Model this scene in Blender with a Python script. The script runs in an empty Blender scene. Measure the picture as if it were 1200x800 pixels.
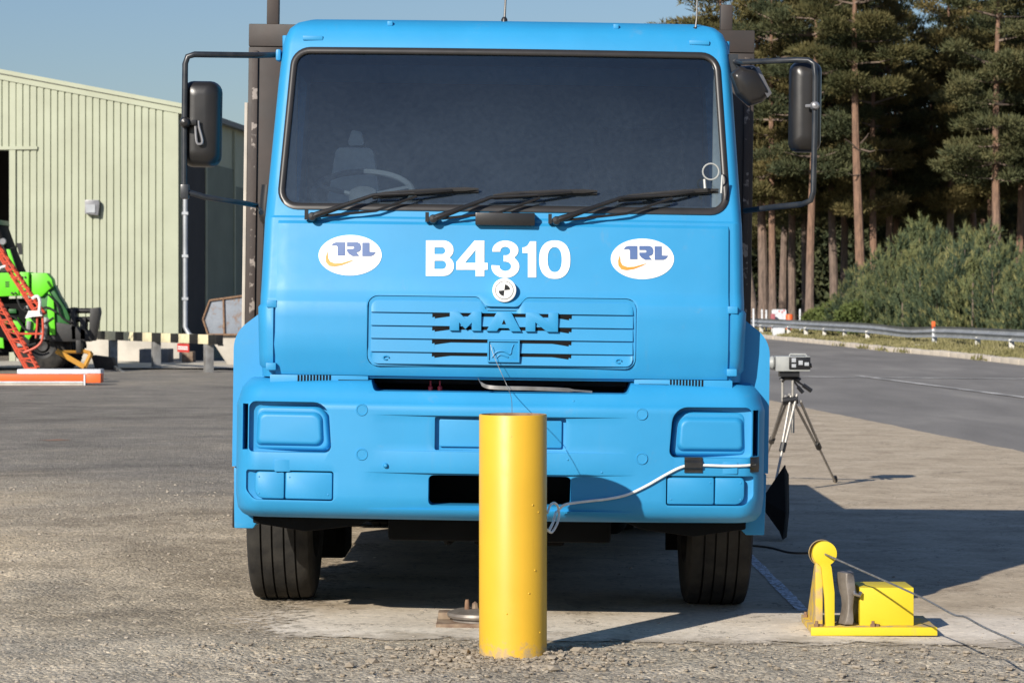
import bpy, bmesh, math, random
import numpy as np
from mathutils import Vector, Matrix
from mathutils.geometry import tessellate_polygon
R = math.radians
PI = math.pi
random.seed(7)
scene = bpy.context.scene
col = scene.collection

# ------------------------------------------------------------------ camera, world, sun, exposure
H = 1.45            # camera height
F = 3000.0          # focal length in photo pixels (photo 1200 wide)
cam_d = bpy.data.cameras.new('camera')
cam = bpy.data.objects.new('camera', cam_d)
col.objects.link(cam)
cam.location = (0, 0, H)
cam.rotation_euler = (R(90), 0, 0)
cam_d.sensor_width = 36
cam_d.lens = 36 * F / 1200
cam_d.shift_y = -50 / 1200
cam_d.clip_start = 0.1
cam_d.clip_end = 5000
scene.camera = cam
cam_d.dof.use_dof = True
cam_d.dof.focus_distance = 10.9
cam_d.dof.aperture_fstop = 12.0

SUN_EL, SUN_AZ = 26.0, 31.0      # light travels towards +Y turned SUN_AZ towards +X
world = bpy.data.worlds.new('World')
scene.world = world
world.use_nodes = True
wn = world.node_tree
sky = wn.nodes.new('ShaderNodeTexSky')
sky.sky_type = 'NISHITA'
sky.sun_disc = False
sky.sun_elevation = R(SUN_EL)
sky.sun_rotation = R(180 + SUN_AZ)
sky.altitude = 100
sky.air_density = 1.3
sky.dust_density = 0.5
sky.ozone_density = 3.5
bg = wn.nodes['Background']
bg.inputs['Strength'].default_value = 0.063
wtint = wn.nodes.new('ShaderNodeMix')          # white balance of the whole sky dome, the same in every direction
wtint.data_type = 'RGBA'; wtint.blend_type = 'MULTIPLY'
wtint.inputs['Factor'].default_value = 1.0
wtint.inputs[7].default_value = (0.80, 0.87, 1.08, 1)
wn.links.new(sky.outputs['Color'], wtint.inputs[6])
wn.links.new(wtint.outputs[2], bg.inputs['Color'])

sun_d = bpy.data.lights.new('sun', 'SUN')
sun_d.energy = 4.5
sun_d.angle = R(0.53)
sun_d.color = (1.0, 0.93, 0.83)
sun = bpy.data.objects.new('sun', sun_d)
col.objects.link(sun)
sun.location = (-20, -30, 25)
sd = Vector((math.sin(R(SUN_AZ)) * math.cos(R(SUN_EL)), math.cos(R(SUN_AZ)) * math.cos(R(SUN_EL)), -math.sin(R(SUN_EL))))
sun.rotation_euler = sd.to_track_quat('-Z', 'Y').to_euler()

scene.view_settings.view_transform = 'Standard'
scene.view_settings.look = 'None'
scene.view_settings.exposure = 0.45
scene.view_settings.gamma = 1.0
scene.render.resolution_x, scene.render.resolution_y = 1024, 682
scene.cycles.max_bounces = 8
scene.cycles.transparent_max_bounces = 16

def P(px, py, Y):
    """photo pixel + distance -> point in the place"""
    return Vector(((px - 600) * Y / F, Y, H - (py - 350) * Y / F))

def gslope(x):
    return -0.0135 * 3.5 * math.tanh(x / 3.5)

# ------------------------------------------------------------------ materials
def new_mat(name):
    m = bpy.data.materials.new(name)
    m.use_nodes = True
    nt = m.node_tree
    return m, nt, nt.nodes['Principled BSDF']

def coords(nt, kind='Object'):
    n = nt.nodes.new('ShaderNodeTexCoord')
    return n.outputs[kind]

def noise(nt, vec, scale, detail=4, rough=0.55, dist=0.0):
    n = nt.nodes.new('ShaderNodeTexNoise')
    n.inputs['Scale'].default_value = scale
    n.inputs['Detail'].default_value = detail
    n.inputs['Roughness'].default_value = rough
    n.inputs['Distortion'].default_value = dist
    if vec is not None: nt.links.new(vec, n.inputs['Vector'])
    return n.outputs['Fac']

def ramp(nt, fac, stops, interp='LINEAR'):
    n = nt.nodes.new('ShaderNodeValToRGB')
    n.color_ramp.interpolation = interp
    el = n.color_ramp.elements
    while len(el) < len(stops): el.new(0.5)
    for e, (p, c) in zip(el, stops):
        e.position = p
        e.color = (*c, 1) if len(c) == 3 else c
    nt.links.new(fac, n.inputs['Fac'])
    return n.outputs['Color']

def mixc(nt, fac, a, b, mode='MIX'):
    n = nt.nodes.new('ShaderNodeMix')
    n.data_type = 'RGBA'
    n.blend_type = mode
    def put(sock, v):
        if isinstance(v, (int, float)): sock.default_value = v
        elif isinstance(v, tuple): sock.default_value = (*v, 1)
        else: nt.links.new(v, sock)
    put(n.inputs['Factor'], fac)
    put(n.inputs[6], a)
    put(n.inputs[7], b)
    return n.outputs[2]

def math_n(nt, op, a, b=None, clamp=False):
    n = nt.nodes.new('ShaderNodeMath')
    n.operation = op
    n.use_clamp = clamp
    for i, v in enumerate((a, b)):
        if v is None: continue
        if isinstance(v, (int, float)): n.inputs[i].default_value = v
        else: nt.links.new(v, n.inputs[i])
    return n.outputs[0]

def smooth(nt, val, a, b):
    n = nt.nodes.new('ShaderNodeMapRange')
    n.interpolation_type = 'SMOOTHSTEP'
    n.inputs['From Min'].default_value = a
    n.inputs['From Max'].default_value = b
    nt.links.new(val, n.inputs['Value'])
    return n.outputs['Result']

def bump(nt, bsdf, height, strength=0.2, dist=0.01):
    n = nt.nodes.new('ShaderNodeBump')
    n.inputs['Strength'].default_value = strength
    n.inputs['Distance'].default_value = dist
    nt.links.new(height, n.inputs['Height'])
    nt.links.new(n.outputs['Normal'], bsdf.inputs['Normal'])

def mat(name, c1, c2=None, scale=5.0, rough=0.5, metal=0.0, bmp=0.0, bscale=None, bdist=0.005, spec=0.5, detail=5, lo=0.35, hi=0.65):
    m, nt, b = new_mat(name)
    b.inputs['Roughness'].default_value = rough
    b.inputs['Metallic'].default_value = metal
    b.inputs['Specular IOR Level'].default_value = spec
    v = coords(nt)
    if c2 is None: c2 = tuple(x * 0.86 for x in c1)
    f = noise(nt, v, scale, detail)
    nt.links.new(ramp(nt, f, [(lo, c2), (hi, c1)]), b.inputs['Base Color'])
    r = noise(nt, v, scale * 2.3, 3)
    rr = nt.nodes.new('ShaderNodeMapRange')
    rr.inputs['To Min'].default_value = max(rough - 0.08, 0.02)
    rr.inputs['To Max'].default_value = min(rough + 0.08, 1)
    nt.links.new(r, rr.inputs['Value'])
    nt.links.new(rr.outputs['Result'], b.inputs['Roughness'])
    if bmp: bump(nt, b, noise(nt, v, bscale or scale * 4, 5), bmp, bdist)
    return m

def paint(name, base, dirt, rough=0.42, low=0.55, dirt_amt=0.5, orange=0.03):
    """brush/roller painted panel: faint roller texture, dust toward streaks, some scuffs"""
    m, nt, b = new_mat(name)
    v = coords(nt)
    n1 = noise(nt, v, 2.2, 5)
    basec = ramp(nt, n1, [(0.3, tuple(x * 0.93 for x in base)), (0.7, tuple(min(1, x * 1.05) for x in base))])
    n2 = noise(nt, v, 9.0, 8, 0.7, 0.4)
    d = smooth(nt, n2, 0.60, 0.78)
    d = math_n(nt, 'MULTIPLY', d, dirt_amt)
    sp = smooth(nt, noise(nt, v, 70.0, 2), 0.74, 0.8)
    d2 = math_n(nt, 'MULTIPLY', sp, 0.35 * dirt_amt)
    d = math_n(nt, 'MAXIMUM', d, d2)
    mp = nt.nodes.new('ShaderNodeMapping'); mp.inputs['Scale'].default_value = (26, 26, 1.6); nt.links.new(v, mp.inputs['Vector'])
    stk = smooth(nt, noise(nt, mp.outputs[0], 1.0, 5, 0.6), 0.58, 0.75)
    patch = smooth(nt, noise(nt, v, 1.1, 3), 0.45, 0.65)
    d = math_n(nt, 'MAXIMUM', d, math_n(nt, 'MULTIPLY', math_n(nt, 'MULTIPLY', stk, patch), 0.55*dirt_amt))
    nt.links.new(mixc(nt, d, basec, dirt), b.inputs['Base Color'])
    rr = nt.nodes.new('ShaderNodeMapRange')
    rr.inputs['To Min'].default_value = rough - 0.08
    rr.inputs['To Max'].default_value = rough + 0.14
    nt.links.new(n2, rr.inputs['Value'])
    nt.links.new(rr.outputs['Result'], b.inputs['Roughness'])
    bump(nt, b, noise(nt, v, 160.0, 2), orange, 0.002)
    return m

M = {}
M['blue'] = paint('blue_paint', (0.021, 0.262, 0.525), (0.15, 0.26, 0.35), 0.48, dirt_amt=0.34)
M['yellow'] = paint('bollard_yellow', (0.67, 0.395, 0.026), (0.48, 0.28, 0.05), 0.42, dirt_amt=0.25, orange=0.05)
def add_wear(m):
    nt = m.node_tree; b = nt.nodes['Principled BSDF']
    src = b.inputs['Base Color'].links[0].from_socket
    v = coords(nt)
    chip = smooth(nt, noise(nt, v, 17.0, 6, 0.7), 0.705, 0.72)
    c = mixc(nt, math_n(nt, 'MULTIPLY', chip, 0.8), src, (0.17, 0.085, 0.04))
    sx = nt.nodes.new('ShaderNodeSeparateXYZ'); nt.links.new(v, sx.inputs[0])
    mud = math_n(nt, 'ADD', sx.outputs[2], math_n(nt, 'MULTIPLY', math_n(nt, 'SUBTRACT', noise(nt, v, 26.0, 6, 0.7), 0.5), 0.34))
    c = mixc(nt, math_n(nt, 'MULTIPLY', smooth(nt, mud, 0.075, 0.0), 0.75), c, (0.33, 0.27, 0.19))
    mp = nt.nodes.new('ShaderNodeMapping'); mp.inputs['Scale'].default_value = (60, 60, 2.5); nt.links.new(v, mp.inputs['Vector'])
    scr = smooth(nt, noise(nt, mp.outputs[0], 1.0, 4, 0.6), 0.66, 0.72)
    c = mixc(nt, math_n(nt, 'MULTIPLY', scr, 0.28), c, (0.42, 0.22, 0.03))
    nt.links.new(c, b.inputs['Base Color'])
add_wear(M['yellow'])
M['winch_yellow'] = paint('winch_yellow', (0.66, 0.50, 0.016), (0.34, 0.26, 0.12), 0.5, dirt_amt=0.75)
M['worn_yellow'] = mat('worn_yellow', (0.62, 0.42, 0.05), (0.40, 0.30, 0.17), 18, 0.7, bmp=0.1, lo=0.42, hi=0.56)
M['white_print'] = mat('white_print', (0.82, 0.82, 0.80), (0.76, 0.76, 0.75), 20, 0.4)
M['navy_print'] = mat('navy_print', (0.075, 0.13, 0.30), (0.09, 0.15, 0.32), 20, 0.4)
M['orange_print'] = mat('orange_print', (0.72, 0.26, 0.03), (0.72, 0.31, 0.06), 10, 0.4)
M['black_print'] = mat('black_print', (0.012, 0.012, 0.013), None, 20, 0.4)
M['rubber'] = mat('rubber', (0.022, 0.021, 0.021), (0.035, 0.033, 0.031), 8, 0.55)
M['gasket'] = mat('gasket_rubber', (0.030, 0.027, 0.026), (0.022, 0.021, 0.020), 6, 0.36)
M['tyre'] = mat('tyre_rubber', (0.017, 0.0165, 0.016), (0.042, 0.039, 0.034), 9, 0.85, bmp=0.25, bscale=60, spec=0.25)
M['black_plastic'] = mat('black_plastic', (0.010, 0.010, 0.011), (0.018, 0.0175, 0.0175), 6, 0.38, bmp=0.03, bscale=200)
M['mirror_shell'] = mat('mirror_shell', (0.013, 0.0125, 0.0125), (0.022, 0.020, 0.019), 5, 0.33, bmp=0.03, bscale=150)
M['arm_steel'] = mat('painted_arm_steel', (0.016, 0.02, 0.026), (0.035, 0.038, 0.042), 18, 0.33)
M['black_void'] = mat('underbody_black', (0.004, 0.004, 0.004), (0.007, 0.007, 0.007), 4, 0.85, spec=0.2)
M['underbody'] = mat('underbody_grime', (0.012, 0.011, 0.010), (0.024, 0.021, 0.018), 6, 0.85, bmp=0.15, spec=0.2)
M['steel'] = mat('bare_steel', (0.45, 0.44, 0.43), (0.32, 0.30, 0.28), 12, 0.35, 0.9)
M['galv'] = mat('galvanised_steel', (0.43, 0.45, 0.47), (0.32, 0.34, 0.36), 3, 0.5, 0.45, bmp=0.05)
M['rust'] = mat('rusty_steel', (0.16, 0.085, 0.05), (0.27, 0.17, 0.10), 18, 0.85, bmp=0.3, bscale=80)
M['pale_rust'] = mat('pale_rusty_plate', (0.26, 0.195, 0.135), (0.15, 0.095, 0.065), 14, 0.85, bmp=0.3, bscale=80)
M['headboard'] = mat('headboard_brown', (0.045, 0.031, 0.025), (0.03, 0.024, 0.021), 5, 0.6, bmp=0.06)
M['headboard_worn'] = mat('headboard_scuffed', (0.042, 0.03, 0.025), (0.26, 0.22, 0.19), 22, 0.65, lo=0.36, hi=0.42, bmp=0.1)
M['seat'] = mat('seat_cloth', (0.80, 0.77, 0.71), (0.68, 0.65, 0.60), 30, 0.9)
M['interior'] = mat('cab_trim', (0.006, 0.006, 0.007), (0.004, 0.004, 0.004), 8, 0.9, spec=0.05)
M['dash'] = mat('dash_plastic', (0.085, 0.088, 0.092), (0.07, 0.072, 0.076), 8, 0.75)
M['amber'] = mat('amber_lens', (0.40, 0.25, 0.14), (0.33, 0.20, 0.12), 20, 0.35)
M['red_cap'] = mat('red_cap', (0.45, 0.02, 0.03), None, 20, 0.5)
M['white_cable'] = mat('white_cable', (0.78, 0.78, 0.75), (0.66, 0.66, 0.63), 30, 0.5)
M['tape'] = mat('black_tape', (0.014, 0.014, 0.014), (0.024, 0.023, 0.022), 30, 0.4, bmp=0.3, bscale=60)
M['wire_rope'] = mat('wire_rope', (0.30, 0.30, 0.30), (0.17, 0.165, 0.16), 60, 0.5, 0.6)
M['black_cable'] = mat('black_cable', (0.018, 0.018, 0.02), None, 20, 0.6)
M['clamp_steel'] = mat('clamp_steel', (0.16, 0.135, 0.115), (0.27, 0.24, 0.21), 12, 0.5, 0.4, bmp=0.1)
M['cam_grey'] = mat('camera_grey', (0.36, 0.37, 0.35), (0.30, 0.31, 0.30), 20, 0.45)
M['tripod'] = mat('tripod_alloy', (0.42, 0.40, 0.36), (0.33, 0.31, 0.28), 20, 0.42, 0.5)
M['red_steel'] = mat('red_lattice_paint', (0.62, 0.075, 0.03), (0.50, 0.09, 0.05), 6, 0.55)
M['green_paint'] = paint('lime_green_paint', (0.13, 0.62, 0.018), (0.10, 0.30, 0.04), 0.4, dirt_amt=0.3)
M['dark_green'] = mat('dark_green_paint', (0.02, 0.15, 0.025), (0.015, 0.09, 0.02), 4, 0.45)
M['orange'] = mat('orange_plastic', (0.85, 0.13, 0.02), (0.70, 0.12, 0.03), 4, 0.5)
M['pale_board'] = mat('pale_board', (0.50, 0.45, 0.38), (0.38, 0.34, 0.29), 5, 0.7)
M['white_board'] = mat('white_sheet', (0.72, 0.74, 0.76), (0.5, 0.52, 0.55), 5, 0.5)
M['ochre'] = mat('ochre_steel', (0.62, 0.30, 0.03), (0.50, 0.25, 0.05), 6, 0.6)
M['cream_paint'] = mat('cream_paint', (0.78, 0.70, 0.44), (0.62, 0.55, 0.36), 9, 0.6)
M['black_paint'] = mat('black_paint', (0.010, 0.010, 0.010), (0.018, 0.017, 0.016), 9, 0.55)
M['post_steel'] = mat('post_steel', (0.34, 0.34, 0.33), (0.22, 0.21, 0.20), 6, 0.6, 0.3)
M['sign_red'] = mat('sign_red', (0.60, 0.04, 0.035), (0.5, 0.06, 0.05), 6, 0.5)
M['cladding'] = mat('cream_cladding', (0.375, 0.40, 0.29), (0.335, 0.355, 0.255), 1.3, 0.55, bmp=0.02)
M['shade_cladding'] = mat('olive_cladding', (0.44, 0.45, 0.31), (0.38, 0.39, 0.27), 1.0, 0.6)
M['dark_door'] = mat('dark_door', (0.17, 0.195, 0.14), (0.14, 0.16, 0.115), 1.0, 0.6)
M['plinth'] = mat('rendered_plinth', (0.52, 0.48, 0.41), (0.38, 0.35, 0.30), 2.0, 0.85, bmp=0.1)
M['dark_room'] = mat('dark_room', (0.05, 0.045, 0.04), None, 1.0, 0.9)
M['roof_sheet'] = mat('roof_sheet', (0.22, 0.22, 0.20), (0.18, 0.18, 0.165), 1.0, 0.6)
M['lamp_grey'] = mat('lamp_grey', (0.26, 0.26, 0.27), (0.2, 0.2, 0.21), 10, 0.4, 0.4)
M['lamp_glass'] = mat('lamp_glass', (0.42, 0.44, 0.46), None, 10, 0.15)
M['wood_dark'] = mat('dark_timber', (0.07, 0.055, 0.045), (0.045, 0.037, 0.03), 8, 0.8, bmp=0.2)
M['grey_block'] = mat('grey_block', (0.16, 0.165, 0.175), (0.12, 0.125, 0.13), 6, 0.8)
M['blue_plastic'] = mat('blue_plastic', (0.04, 0.10, 0.45), None, 6, 0.5)
M['bark_hi'] = mat('orange_bark', (0.30, 0.135, 0.06), (0.17, 0.09, 0.055), 3.5, 0.9, bmp=0.5, bscale=10, bdist=0.04)
M['bark_lo'] = mat('grey_bark', (0.24, 0.18, 0.14), (0.13, 0.095, 0.075), 3.5, 0.9, bmp=0.5, bscale=10, bdist=0.04)
M['dead_twig'] = mat('dead_twig', (0.15, 0.11, 0.085), None, 5, 0.9)

# skip paint: pale blue worn to rust
def skip_mat():
    m, nt, b = new_mat('worn_skip_paint')
    v = coords(nt)
    n = noise(nt, v, 4.5, 9, 0.78, 0.5)
    c = ramp(nt, n, [(0.31, (0.15, 0.07, 0.04)), (0.42, (0.21, 0.17, 0.15)), (0.46, (0.20, 0.225, 0.26)), (0.70, (0.26, 0.285, 0.32))])
    nt.links.new(c, b.inputs['Base Color'])
    b.inputs['Roughness'].default_value = 0.7
    bump(nt, b, n, 0.3, 0.01)
    return m
M['skip'] = skip_mat()

# dusty windscreen: part clear tint, part mirror, thin dust film tinted and graded to imitate reflected sky
def glass_mat(name, tint, dust, dust_sheen_col, gloss):
    m = bpy.data.materials.new(name)
    m.use_nodes = True
    nt = m.node_tree
    nt.nodes.clear()
    out = nt.nodes.new('ShaderNodeOutputMaterial')
    tr = nt.nodes.new('ShaderNodeBsdfTransparent'); tr.inputs['Color'].default_value = (*tint, 1)
    gl = nt.nodes.new('ShaderNodeBsdfGlossy'); gl.inputs['Roughness'].default_value = 0.02
    gl.inputs['Color'].default_value = (0.80, 0.93, 1.0, 1)
    di = nt.nodes.new('ShaderNodeBsdfDiffuse'); di.inputs['Color'].default_value = (*dust_sheen_col, 1)
    fr = nt.nodes.new('ShaderNodeFresnel'); fr.inputs['IOR'].default_value = gloss
    m1 = nt.nodes.new('ShaderNodeMixShader')
    nt.links.new(fr.outputs[0], m1.inputs[0]); nt.links.new(tr.outputs[0], m1.inputs[1]); nt.links.new(gl.outputs[0], m1.inputs[2])
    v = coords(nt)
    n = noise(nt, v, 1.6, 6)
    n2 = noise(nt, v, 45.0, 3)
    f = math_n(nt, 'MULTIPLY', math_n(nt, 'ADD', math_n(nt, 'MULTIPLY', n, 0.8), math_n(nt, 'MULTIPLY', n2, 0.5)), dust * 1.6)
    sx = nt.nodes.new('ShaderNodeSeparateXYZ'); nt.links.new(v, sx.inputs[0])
    mr = nt.nodes.new('ShaderNodeMapRange'); mr.inputs['From Min'].default_value = 1.85; mr.inputs['From Max'].default_value = 2.5  # painted sky reflection: film heavier at the bottom, thinner at the top
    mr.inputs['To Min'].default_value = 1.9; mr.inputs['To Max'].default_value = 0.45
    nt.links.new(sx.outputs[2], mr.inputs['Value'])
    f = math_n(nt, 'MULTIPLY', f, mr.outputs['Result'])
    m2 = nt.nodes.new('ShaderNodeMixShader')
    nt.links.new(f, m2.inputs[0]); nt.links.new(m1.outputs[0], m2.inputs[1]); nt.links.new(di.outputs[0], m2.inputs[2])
    nt.links.new(m2.outputs[0], out.inputs['Surface'])
    return m
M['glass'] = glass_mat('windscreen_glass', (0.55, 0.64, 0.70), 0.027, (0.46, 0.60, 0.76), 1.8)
M['side_glass'] = glass_mat('side_glass', (0.75, 0.8, 0.8), 0.02, (0.5, 0.52, 0.55), 1.5)

def mirror_mat():
    m, nt, b = new_mat('mirror_glass')
    b.inputs['Base Color'].default_value = (0.75, 0.78, 0.8, 1)
    b.inputs['Metallic'].default_value = 1
    b.inputs['Roughness'].default_value = 0.04
    return m
M['mirror'] = mirror_mat()

def foliage_mat(name, dark, mid, light, scale, transl=0.25, per_plant=0.16):
    m, nt, b = new_mat(name)
    v = coords(nt)
    n = noise(nt, v, scale, 3)
    n2 = noise(nt, v, scale * 9, 2)
    s = math_n(nt, 'ADD', math_n(nt, 'MULTIPLY', n, 0.65), math_n(nt, 'MULTIPLY', n2, 0.35))
    oi = nt.nodes.new('ShaderNodeObjectInfo')
    s = math_n(nt, 'ADD', s, math_n(nt, 'MULTIPLY', math_n(nt, 'SUBTRACT', oi.outputs['Random'], 0.5), per_plant))
    c = ramp(nt, s, [(0.34, dark), (0.5, mid), (0.66, light)])
    nt.links.new(c, b.inputs['Base Color'])
    b.inputs['Roughness'].default_value = 0.75
    b.inputs['Specular IOR Level'].default_value = 0.2
    tl = nt.nodes.new('ShaderNodeBsdfTranslucent')
    nt.links.new(c, tl.inputs['Color'])
    mx = nt.nodes.new('ShaderNodeMixShader')
    mx.inputs[0].default_value = transl
    out = nt.nodes['Material Output']
    nt.links.new(b.outputs[0], mx.inputs[1]); nt.links.new(tl.outputs[0], mx.inputs[2])
    nt.links.new(mx.outputs[0], out.inputs['Surface'])
    return m
M['needles'] = foliage_mat('pine_needles', (0.055, 0.062, 0.026), (0.125, 0.112, 0.044), (0.215, 0.170, 0.070), 0.42)
M['needles_dark'] = foliage_mat('pine_needles_bluish', (0.052, 0.066, 0.034), (0.105, 0.110, 0.050), (0.180, 0.158, 0.068), 0.42)
M['young_needles'] = foliage_mat('young_pine_needles', (0.070, 0.100, 0.060), (0.115, 0.150, 0.078), (0.20, 0.22, 0.095), 0.9, per_plant=0.36)
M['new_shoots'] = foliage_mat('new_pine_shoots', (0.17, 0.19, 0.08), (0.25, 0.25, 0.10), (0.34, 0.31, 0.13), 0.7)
M['leaf'] = foliage_mat('broad_leaf', (0.07, 0.10, 0.03), (0.12, 0.15, 0.045), (0.18, 0.20, 0.06), 1.5)
M['grass'] = foliage_mat('rough_grass', (0.16, 0.15, 0.06), (0.25, 0.23, 0.10), (0.40, 0.35, 0.19), 0.8)

def speckled_ground(name, kind):
    m, nt, b = new_mat(name)
    v = coords(nt)
    sx = nt.nodes.new('ShaderNodeSeparateXYZ'); nt.links.new(v, sx.inputs[0])
    x, y = sx.outputs[0], sx.outputs[1]
    big = noise(nt, v, 0.35, 5, 0.6)
    mid = noise(nt, v, 1.7, 6, 0.62)
    fine = noise(nt, v, 22.0, 6, 0.7)
    grit = noise(nt, v, 140.0, 3, 0.6)
    vo = nt.nodes.new('ShaderNodeTexVoronoi'); vo.inputs['Scale'].default_value = 55.0
    nt.links.new(v, vo.inputs['Vector'])
    vc = nt.nodes.new('ShaderNodeSeparateColor'); nt.links.new(vo.outputs['Color'], vc.inputs[0])
    pebv = vc.outputs[0]
    vo2 = nt.nodes.new('ShaderNodeTexVoronoi'); vo2.inputs['Scale'].default_value = 22.0
    nt.links.new(v, vo2.inputs['Vector'])
    vc2 = nt.nodes.new('ShaderNodeSeparateColor'); nt.links.new(vo2.outputs['Color'], vc2.inputs[0])
    b.inputs['Specular IOR Level'].default_value = 0.25
    b.inputs['Roughness'].default_value = 0.9
    if kind == 'yard':
        tan = ramp(nt, mid, [(0.30, (0.42, 0.350, 0.255)), (0.52, (0.55, 0.465, 0.345)), (0.70, (0.68, 0.58, 0.435))])
        grey = ramp(nt, mid, [(0.30, (0.33, 0.295, 0.24)), (0.52, (0.43, 0.385, 0.315)), (0.72, (0.56, 0.50, 0.415))])
        tarm = ramp(nt, mid, [(0.30, (0.215, 0.196, 0.168)), (0.55, (0.275, 0.25, 0.213)), (0.75, (0.345, 0.312, 0.264))])
        yy = math_n(nt, 'ADD', y, math_n(nt, 'MULTIPLY', math_n(nt, 'SUBTRACT', big, 0.5), 9.0))
        yy = math_n(nt, 'ADD', yy, math_n(nt, 'MULTIPLY', math_n(nt, 'SUBTRACT', mid, 0.5), 3.0))
        nearg = smooth(nt, yy, 12.2, 10.2)
        c = mixc(nt, math_n(nt, 'MULTIPLY', nearg, 0.75), tan, grey)
        ft = smooth(nt, yy, 15.0, 21.5)
        c = mixc(nt, ft, c, tarm)
        # scattered darker / lighter bits of aggregate
        pb = ramp(nt, pebv, [(0.0, (0.50, 0.49, 0.47)), (0.25, (0.85, 0.84, 0.82)), (0.7, (1.02, 1.02, 1.0)), (0.93, (1.2, 1.18, 1.12)), (1.0, (1.75, 1.7, 1.6))])
        near = smooth(nt, y, 40.0, 11.0)
        c = mixc(nt, math_n(nt, 'ADD', math_n(nt, 'MULTIPLY', near, 0.6), 0.2), c, pb, 'MULTIPLY')
        pb2 = ramp(nt, vc2.outputs[0], [(0.0, (0.7, 0.69, 0.66)), (0.2, (0.95, 0.95, 0.95)), (0.9, (1.0, 1.0, 1.0)), (1.0, (1.35, 1.33, 1.28))])
        c = mixc(nt, 0.6, c, pb2, 'MULTIPLY')
        lanes = noise(nt, v, 0.22, 5, 0.7, 1.2)
        c = mixc(nt, 1.0, c, ramp(nt, lanes, [(0.32, (0.62, 0.61, 0.60)), (0.5, (1.0, 1.0, 1.0)), (0.66, (1.2, 1.17, 1.11))]), 'MULTIPLY')
        st = smooth(nt, noise(nt, v, 0.8, 6, 0.7, 1.0), 0.56, 0.72)
        c = mixc(nt, math_n(nt, 'MULTIPLY', st, 0.35), c, (0.10, 0.095, 0.085))
        c = mixc(nt, 1.0, c, ramp(nt, fine, [(0.25, (0.75, 0.75, 0.75)), (0.75, (1.2, 1.2, 1.2))]), 'MULTIPLY')
        h = math_n(nt, 'ADD', math_n(nt, 'MULTIPLY', fine, 1.0), math_n(nt, 'MULTIPLY', math_n(nt, 'SUBTRACT', 1.0, vo.outputs['Distance']), 0.5))
        bump(nt, b, h, 0.75, 0.022)
    elif kind == 'concrete':
        # dusty pale concrete, stretched brushing marks, dirt and stains of their own
        mp = nt.nodes.new('ShaderNodeMapping'); mp.inputs['Scale'].default_value = (0.85, 1.05, 1)
        nt.links.new(v, mp.inputs['Vector'])
        st = noise(nt, mp.outputs[0], 2.2, 7, 0.65, 0.3)
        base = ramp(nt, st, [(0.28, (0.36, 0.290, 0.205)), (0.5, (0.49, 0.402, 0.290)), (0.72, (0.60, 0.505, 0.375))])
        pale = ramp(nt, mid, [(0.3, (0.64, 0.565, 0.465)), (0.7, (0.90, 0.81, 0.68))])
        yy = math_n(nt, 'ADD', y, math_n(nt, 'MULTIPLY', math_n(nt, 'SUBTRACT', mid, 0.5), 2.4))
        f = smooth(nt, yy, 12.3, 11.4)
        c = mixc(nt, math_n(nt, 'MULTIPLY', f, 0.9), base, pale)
        dk = smooth(nt, noise(nt, v, 1.1, 7, 0.7, 0.7), 0.56, 0.70)
        c = mixc(nt, math_n(nt, 'MULTIPLY', dk, 0.6), c, (0.26, 0.195, 0.13))
        oil = smooth(nt, noise(nt, v, 0.65, 5, 0.65, 0.4), 0.64, 0.72)
        c = mixc(nt, math_n(nt, 'MULTIPLY', oil, 0.5), c, (0.10, 0.085, 0.07))
        # hairline cracks: thin bands where two noise fields cross
        ck = math_n(nt, 'ABSOLUTE', math_n(nt, 'SUBTRACT', noise(nt, v, 0.9, 7, 0.6, 0.3), 0.5))
        c = mixc(nt, math_n(nt, 'MULTIPLY', smooth(nt, ck, 0.0035, 0.0008), 0.6), c, (0.09, 0.075, 0.06))
        # soil dragged over the slab along its front edge
        yd = math_n(nt, 'ADD', y, math_n(nt, 'MULTIPLY', math_n(nt, 'SUBTRACT', noise(nt, v, 3.2, 7, 0.7), 0.5), 1.5))
        c = mixc(nt, math_n(nt, 'MULTIPLY', smooth(nt, yd, 11.15, 10.75), 0.8), c, (0.40, 0.335, 0.25))
        c = mixc(nt, 1.0, c, ramp(nt, fine, [(0.25, (0.82, 0.82, 0.82)), (0.75, (1.14, 1.14, 1.14))]), 'MULTIPLY')
        pb = ramp(nt, pebv, [(0.0, (0.6, 0.6, 0.58)), (0.12, (0.97, 0.97, 0.97)), (0.94, (1.0, 1.0, 1.0)), (1.0, (1.3, 1.28, 1.22))])
        c = mixc(nt, 0.7, c, pb, 'MULTIPLY')
        bump(nt, b, math_n(nt, 'ADD', fine, math_n(nt, 'MULTIPLY', grit, 0.4)), 0.35, 0.01)
    else:
        mp = nt.nodes.new('ShaderNodeMapping'); mp.inputs['Scale'].default_value = (1.0, 0.22, 1)
        nt.links.new(v, mp.inputs['Vector'])
        st = noise(nt, mp.outputs[0], 0.8, 6, 0.6, 0.3)
        c = ramp(nt, st, [(0.3, (0.175, 0.164, 0.150)), (0.55, (0.235, 0.22, 0.20)), (0.75, (0.31, 0.29, 0.258))])
        c = mixc(nt, 1.0, c, ramp(nt, fine, [(0.25, (0.85, 0.85, 0.85)), (0.75, (1.12, 1.12, 1.12))]), 'MULTIPLY')
        bump(nt, b, fine, 0.3, 0.01)
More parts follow.
